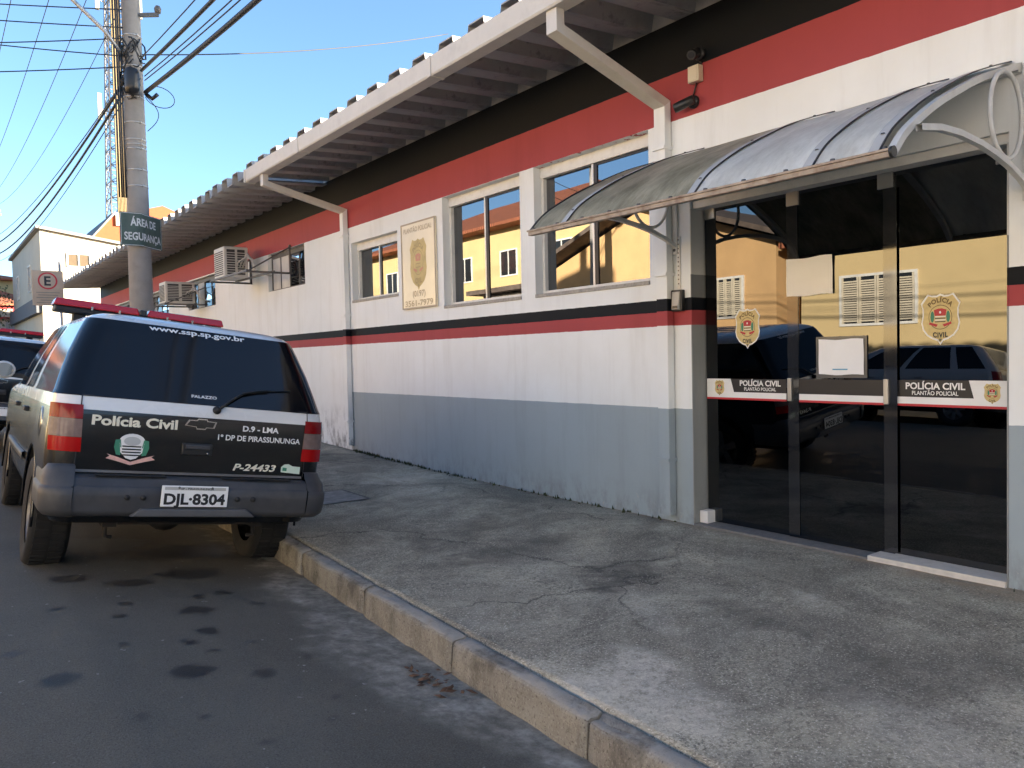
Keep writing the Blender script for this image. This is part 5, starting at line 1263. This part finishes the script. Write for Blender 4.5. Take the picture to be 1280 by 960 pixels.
def win_x(h, X, y0, y1, z0, z1, shutters=False, d=1):
    """window on a wall facing +x (d = 1) or -x (d = -1)"""
    r, ox, oy, zz = h; X -= ox; y0 -= oy; y1 -= oy; z0 -= zz; z1 -= zz; e = .06
    mb = MB()
    for a, b_, c_, f in ((y0, y1, z0, z0+e), (y0, y1, z1-e, z1), (y0, y0+e, z0+e, z1-e), (y1-e, y1, z0+e, z1-e)): mb.box(*sorted((X-.02*d, X+.05*d)), a, b_, c_, f)
    fr = mb.build('window', TRIM, r); mb = MB(); mb.box(*sorted((X+.004*d, X+.012*d)), y0+e, y1-e, z0+e, z1-e); mb.build('pane', PANE, fr)
    if shutters:
        n = 4; w = (y1-y0-2*e)/n
        for i in range(n):
            a = y0+e+i*w+.01; b_ = a+w-.02
            mb = MB(); k = int((z1-z0-.2)/.055); op = .12 if i in (1, 2) else .0
            for j in range(k): z = z0+.1+j*.055; mb.add([(X+.03*d, a, z+.04), (X+.03*d, b_, z+.04), (X+.06*d, b_, z), (X+.06*d, a, z)], [(0, 1, 2, 3)])
            for q in (a, b_-.035): mb.box(*sorted((X+.025*d, X+.065*d)), q, q+.035, z0+.06, z1-.06)
            mb.build('shutter', SHUT, fr)
    else:
        mb = MB(); ym = (y0+y1)/2; mb.box(*sorted((X+.014*d, X+.04*d)), ym-.02, ym+.02, z0+e, z1-e); mb.build('mullion', TRIM, fr)
    return fr
def win_y(h, Y, x0, x1, z0, z1):
    r, ox, oy, zz = h; Y -= oy; x0 -= ox; x1 -= ox; z0 -= zz; z1 -= zz; e = .06; mb = MB()
    for a, b_, c_, f in ((x0, x1, z0, z0+e), (x0, x1, z1-e, z1), (x0, x0+e, z0+e, z1-e), (x1-e, x1, z0+e, z1-e), ((x0+x1)/2-.03, (x0+x1)/2+.03, z0+e, z1-e)): mb.box(a, b_, Y-.05, Y+.02, c_, f)
    fr = mb.build('window', TRIM, r); mb = MB(); mb.box(x0+e, x1-e, Y-.012, Y-.004, z0+e, z1-e); mb.build('pane', M('brown_pane', (.10, .07, .04), .3, var=.1), fr)
    return fr
def door_x(h, X, y0, y1, z0, z1, col):
    r, ox, oy, zz = h; mb = MB(); mb.box(X-ox-.02, X-ox+.05, y0-oy, y1-oy, z0-zz, z1-zz); d = mb.build('door', col, r, bevel=.01)
    mb = MB(); mb.lathe([(.0001, .09), (.03, .085), (.035, .05)], 10, 0, (X-ox, y1-oy-.12, (z0+z1)/2-zz), 'x'); mb.build('handle', GALV, d)
FX = OX-2.35
BROWND = M('brown_door', (.10, .055, .03), .6, var=.2, vs=8)
hA = house('plain yellow house with louvred shutters straight across from the glass entrance', FX-8, FX, 4.2, 11.45, .0, 4.1, YEL, 'hip', 1.6, plinth=1.15)
win_x(hA, FX, 8.55, 10.4, 1.93, 3.15, True); win_x(hA, FX, 5.2, 6.7, 1.93, 3.15, True)
hB = house('orange gabled house with an arched window across the street', FX-9, FX, 12.2, 21.2, .1, 4.35, ORG, 'gable_y', 1.75, over=.7, plinth=.9, roofmat=BRN)
win_x(hB, FX, 13.2, 14.4, 2.3, 3.45, True); door_x(hB, FX, 16.3, 17.3, .1, 2.4, BROWND)
hC = house('two-storey pale yellow house with a red hipped roof across the street', -27, -16.2, 22.6, 42, .3, 7.3, YEL2, 'hip', 2.6, over=.8)
for y in (24.0, 27.6, 31.2, 34.8, 38.4): win_x(hC, -16.2, y, y+1.3, 5.0, 6.2); win_x(hC, -16.2, y, y+1.3, 1.6, 2.9)
hF = house('low stone-fronted garage between the orange and the yellow houses', -18, -13.4, 21.9, 26.4, .2, 3.9, PLIN, 'flat', 0, over=.5, roofmat=BRN, name='garage', cat='garage')
hD = house('cream house across the street, to the left of the viewer', FX-9, FX, -8.5, 3.8, .0, 4.6, CRW, 'hip', 1.9, plinth=.5)
for y in (-6.5, -2.5, 1.5): win_x(hD, FX, y, y+1.4, 1.4, 2.7)
hE = house('beige house down the street behind the viewer, opposite side', FX-9, FX, -26, -9.2, -.1, 6.8, BEI, 'hip', 2.0)
for y in (-23, -18, -13): win_x(hE, FX, y, y+1.5, 4.2, 5.5); win_x(hE, FX, y, y+1.5, 1.2, 2.5)
hG = house('cream building closing the street far behind the viewer', -16, 14, -70, -58, -.5, 6.5, CRW, 'hip', 2.2)
hH = house('beige house beyond the station on its right, out along the pavement', 0.3, 12, -34, -14.5, -.2, 4.6, BEI, 'hip', 1.8)
# unseen tank, added behind the station to keep the utility pole in shade
wt = empty('shade_tank', (7.6, 5.35, -.2)); tag(wt, 'round concrete tank added out of view behind the station roof to shade the utility pole', 'shade caster')
mb = MB(); mb.lathe([(.95, 0), (.95, 5.6), (1.25, 6.0), (1.25, 8.7), (1.15, 8.85), (.0001, 8.95)], 28); mb.build('shade_tank_shell', CONC, wt)
mb = MB(); mb.lathe([(.3, 8.93), (.3, 9.05), (.0001, 9.08)], 16); mb.build('shade_tank_hatch', GALV, wt)
# white house up the street on the station's side
gz = .2
hW = empty('corner_house', (6, 51, gz)); tag(hW, 'white two-storey house with a sunlit side wall at the end of the station', 'house')
mb = MB(); 
vt = [(0, 44), (13, 44), (13, 58), (0, 58)]; zt = [8.0, 6.1, 6.1, 8.0]
mb.add([(x-6, y-51, -.6) for x, y in vt]+[(x-6, y-51, z-gz) for (x, y), z in zip(vt, zt)], [(0, 1, 5, 4), (1, 2, 6, 5), (2, 3, 7, 6), (3, 0, 4, 7), (4, 5, 6, 7)]); mb.build('wall', WHP, hW)
mb = MB(); vo = [(-.18, 43.8), (13.2, 43.8), (13.2, 58.2), (-.18, 58.2)]
mb.add([(x-6, y-51, z-gz+.02) for (x, y), z in zip(vo, [8.03, 6.08, 6.08, 8.03])]+[(x-6, y-51, z-gz+.15) for (x, y), z in zip(vo, [8.03, 6.08, 6.08, 8.03])], [(0, 1, 2, 3), (4, 5, 6, 7), (0, 1, 5, 4), (1, 2, 6, 5), (2, 3, 7, 6), (3, 0, 4, 7)]); mb.build('roof', M('roof_edge', (.22, .20, .18), .8, var=.1), hW)
hWt = (hW, 6, 51, gz)
win_y(hWt, 44, 1.1, 2.15, 6.25, 6.95)
for y in (48.2, 54.2): win_x(hWt, 0, y, y+1.1, 5.35, 6.75, d=-1)
mb = MB(); mb.box(-6.25, -6.005, -6.9, 6.9, 4.0-gz, 4.75-gz); mb.build('dark_fascia', M('dark_fascia', (.10, .10, .105), .7, var=.1), hW)
mb = MB(); mb.box(-6.06, -6.002, -5.5, -2.2, -.2, 2.8); mb.build('shop_shutter', M('shutter_steel', (.30, .29, .27), .5, .3, var=.1), hW)
# orange house behind it
hO = empty('orange_house', (9.5, 66, 1)); tag(hO, 'orange-and-white gabled house rising behind the white corner house', 'house')
mb = MB(); pr_ = [(-4.6, -1), (4.5, -1), (4.5, 10.2), (.2, 11.9), (-3.1, 10.9), (-4.6, 9.0)]
mb.prism(pr_, lambda u, v, d: (u, d, v), -5, 6); mb.build('wall', M('strong_orange', (.30, .055, .012), .8, var=.1), hO)
mb = MB(); mb.add([(-4.9, -5.4, 8.85), (-3.0, -5.4, 11.2), (-3.0, 6, 11.2), (-4.9, 6, 8.85), (-4.9, -5.4, 8.7), (-3.0, -5.4, 11.0), (-3.0, 6, 11.0), (-4.9, 6, 8.7)], [(0, 1, 2, 3), (4, 5, 6, 7), (0, 1, 5, 4), (1, 2, 6, 5), (2, 3, 7, 6), (3, 0, 4, 7)]); mb.build('roof', M('grey_sheet_roof', (.16, .155, .15), .8, var=.1), hO)
mb = MB(); mb.box(-2.95, -2.2, -5.15, -5.003, 10.2, 11.1); mb.build('white_pilaster', WHP, hO)
# shop and yellow house closing the view up the street
hS = house('red-fronted shop with a tiled roof at the end of the street', -9, 1.6, 64, 71, .2, 5.75, BEI, 'hip', 1.9, over=.6, name='shop', cat='shop')
r_, ox_, oy_, zz_ = hS
mb = MB(); mb.box(-9-ox_, 1.6-ox_, 63.75-oy_, 63.98-oy_, 4.7-zz_, 5.6-zz_); fs_ = mb.build('fascia', M('shop_red', (.42, .03, .03), .5, var=.08), r_)
for a in (-8, -4.6, -1.0): mb = MB(); mb.box(a-ox_, a+1.4-ox_, 63.70-oy_, 63.745-oy_, 4.85-zz_, 5.4-zz_); mb.build('sign_panel', WHP, fs_)
for a in (-8.4, -5.6, -2.8, 0): mb = MB(); mb.box(a-ox_, a+1.3-ox_, 63.9-oy_, 63.97-oy_, -.2, 4.5-zz_); mb.build('shutter_door', MATS['shutter_steel'], r_)
hY = house('yellow house behind the tiled shop at the end of the street', -9, 2.2, 76, 88, .4, 8.6, YEL2, 'hip', 1.4, over=.5)
# lattice mast
tx, ty, th = 10.4, 78, 46
tw = empty('radio_mast', (tx, ty, .3)); tag(tw, 'tall sunlit lattice radio mast behind the utility pole', 'mast')
MAST = M('mast_steel', (.17, .165, .16), .6, .2, var=.1)
def hwid(z): return 1.5-.022*z
mb = MB()
for sx, sy in ((-1, -1), (1, -1), (1, 1), (-1, 1)): mb.tube([(sx*hwid(z), sy*hwid(z), z) for z in (-1, th)], .075, 6)
mb.build('leg_frame', MAST, tw)
mb = MB(); z = 0; k = 0
while z < th-1.4:
    z2 = z+1.45; h0, h1 = hwid(z), hwid(z2)
    for (ax, ay), (bx, by) in (((-1, -1), (1, -1)), ((1, -1), (1, 1)), ((1, 1), (-1, 1)), ((-1, 1), (-1, -1))):
        mb.obox((ax*h0, ay*h0, z), (bx*h1, by*h1, z2), .055, .055); mb.obox((bx*h0, by*h0, z), (ax*h1, ay*h1, z2), .055, .055); mb.obox((ax*h1, ay*h1, z2), (bx*h1, by*h1, z2), .06, .06)
    z = z2; k += 1
br_ = mb.build('lattice_bracing', MAST, tw); br_['kind'] = 'stuff'
mb = MB(); mb.box(-.72, .05, -1.45, -1.28, 0, th-2); mb.build('cable_tray', M('cable_tray', (.38, .31, .19), .6, var=.15, vs=.8), tw)
mb = MB()
for i in range(7): mb.tube([(-.68+.11*i, -1.5, 0), (-.68+.11*i, -1.5, th-3-i)], .035, 6)
mb.build('feeder_cables', M('feeder', (.22, .16, .07), .6, var=.2), tw)
for (x, z) in ((-1.85, 22.5), (-1.75, 32), (1.7, 32), (1.7, 39)): mb = MB(); mb.box(x-.16, x+.16, -1.6, -1.4, z, z+2.3); mb.obox((x, -1.4, z+1), (x*.6, -.9, z+1), .06, .06); mb.build('panel_antenna', M('antenna_white', (.34, .31, .24), .5, var=.05), tw)
# a street tree peeping in from the left
def tree(x, y, z, h, cr, label, seed):
    r = empty('street_tree', (x, y, z)); tag(r, label, 'tree'); q = random.Random(seed)
    mb = MB(); mb.tube([(0, 0, -.3), (.05, 0, h*.25), (-.05, .1, h*.5), (.1, 0, h*.75)], [.2, .16, .12, .05], 10)
    cl = []
    for i in range(26):
        a = q.uniform(0, 6.28); u = q.uniform(-1, 1); rr = cr*q.uniform(.3, 1)
        c = Vector((math.cos(a)*rr*math.sqrt(1-u*u), math.sin(a)*rr*math.sqrt(1-u*u), h*.68+u*cr*.8)); cl.append(c)
        if i < 9: mb.tube([(0, 0, h*q.uniform(.35, .55)), c*.55+Vector((0, 0, h*.22)), c], [.07, .045, .015], 6)
    mb.build('trunk', M('bark', (.09, .065, .045), .9, var=.3, bmp=.5), r)
    lf = MB()
    for c in cl:
        for j in range(150):
            p = c+Vector((q.gauss(0, 1), q.gauss(0, 1), q.gauss(0, .8)))*cr*.2
            d = Vector((q.uniform(-1, 1), q.uniform(-1, 1), q.uniform(-1, .5))).normalized(); e = d.cross(Vector((q.uniform(-1, 1), q.uniform(-1, 1), q.uniform(-1, 1)))).normalized(); l = q.uniform(.06, .12)
            lf.add([p-d*l, p+e*l*.5, p+d*l, p-e*l*.5], [(0, 1, 2, 3)])
    cw = lf.build('crown', M('leaf_green', (.06, .085, .028), .6, var=.45, vs=3), r)
tree(-2.6, 58, .2, 7.6, 2.2, 'small leafy tree at the left edge far up the street', 4)
tree(-14.5, -40, -.3, 9, 3.4, 'broad tree behind the viewer on the opposite pavement', 9)
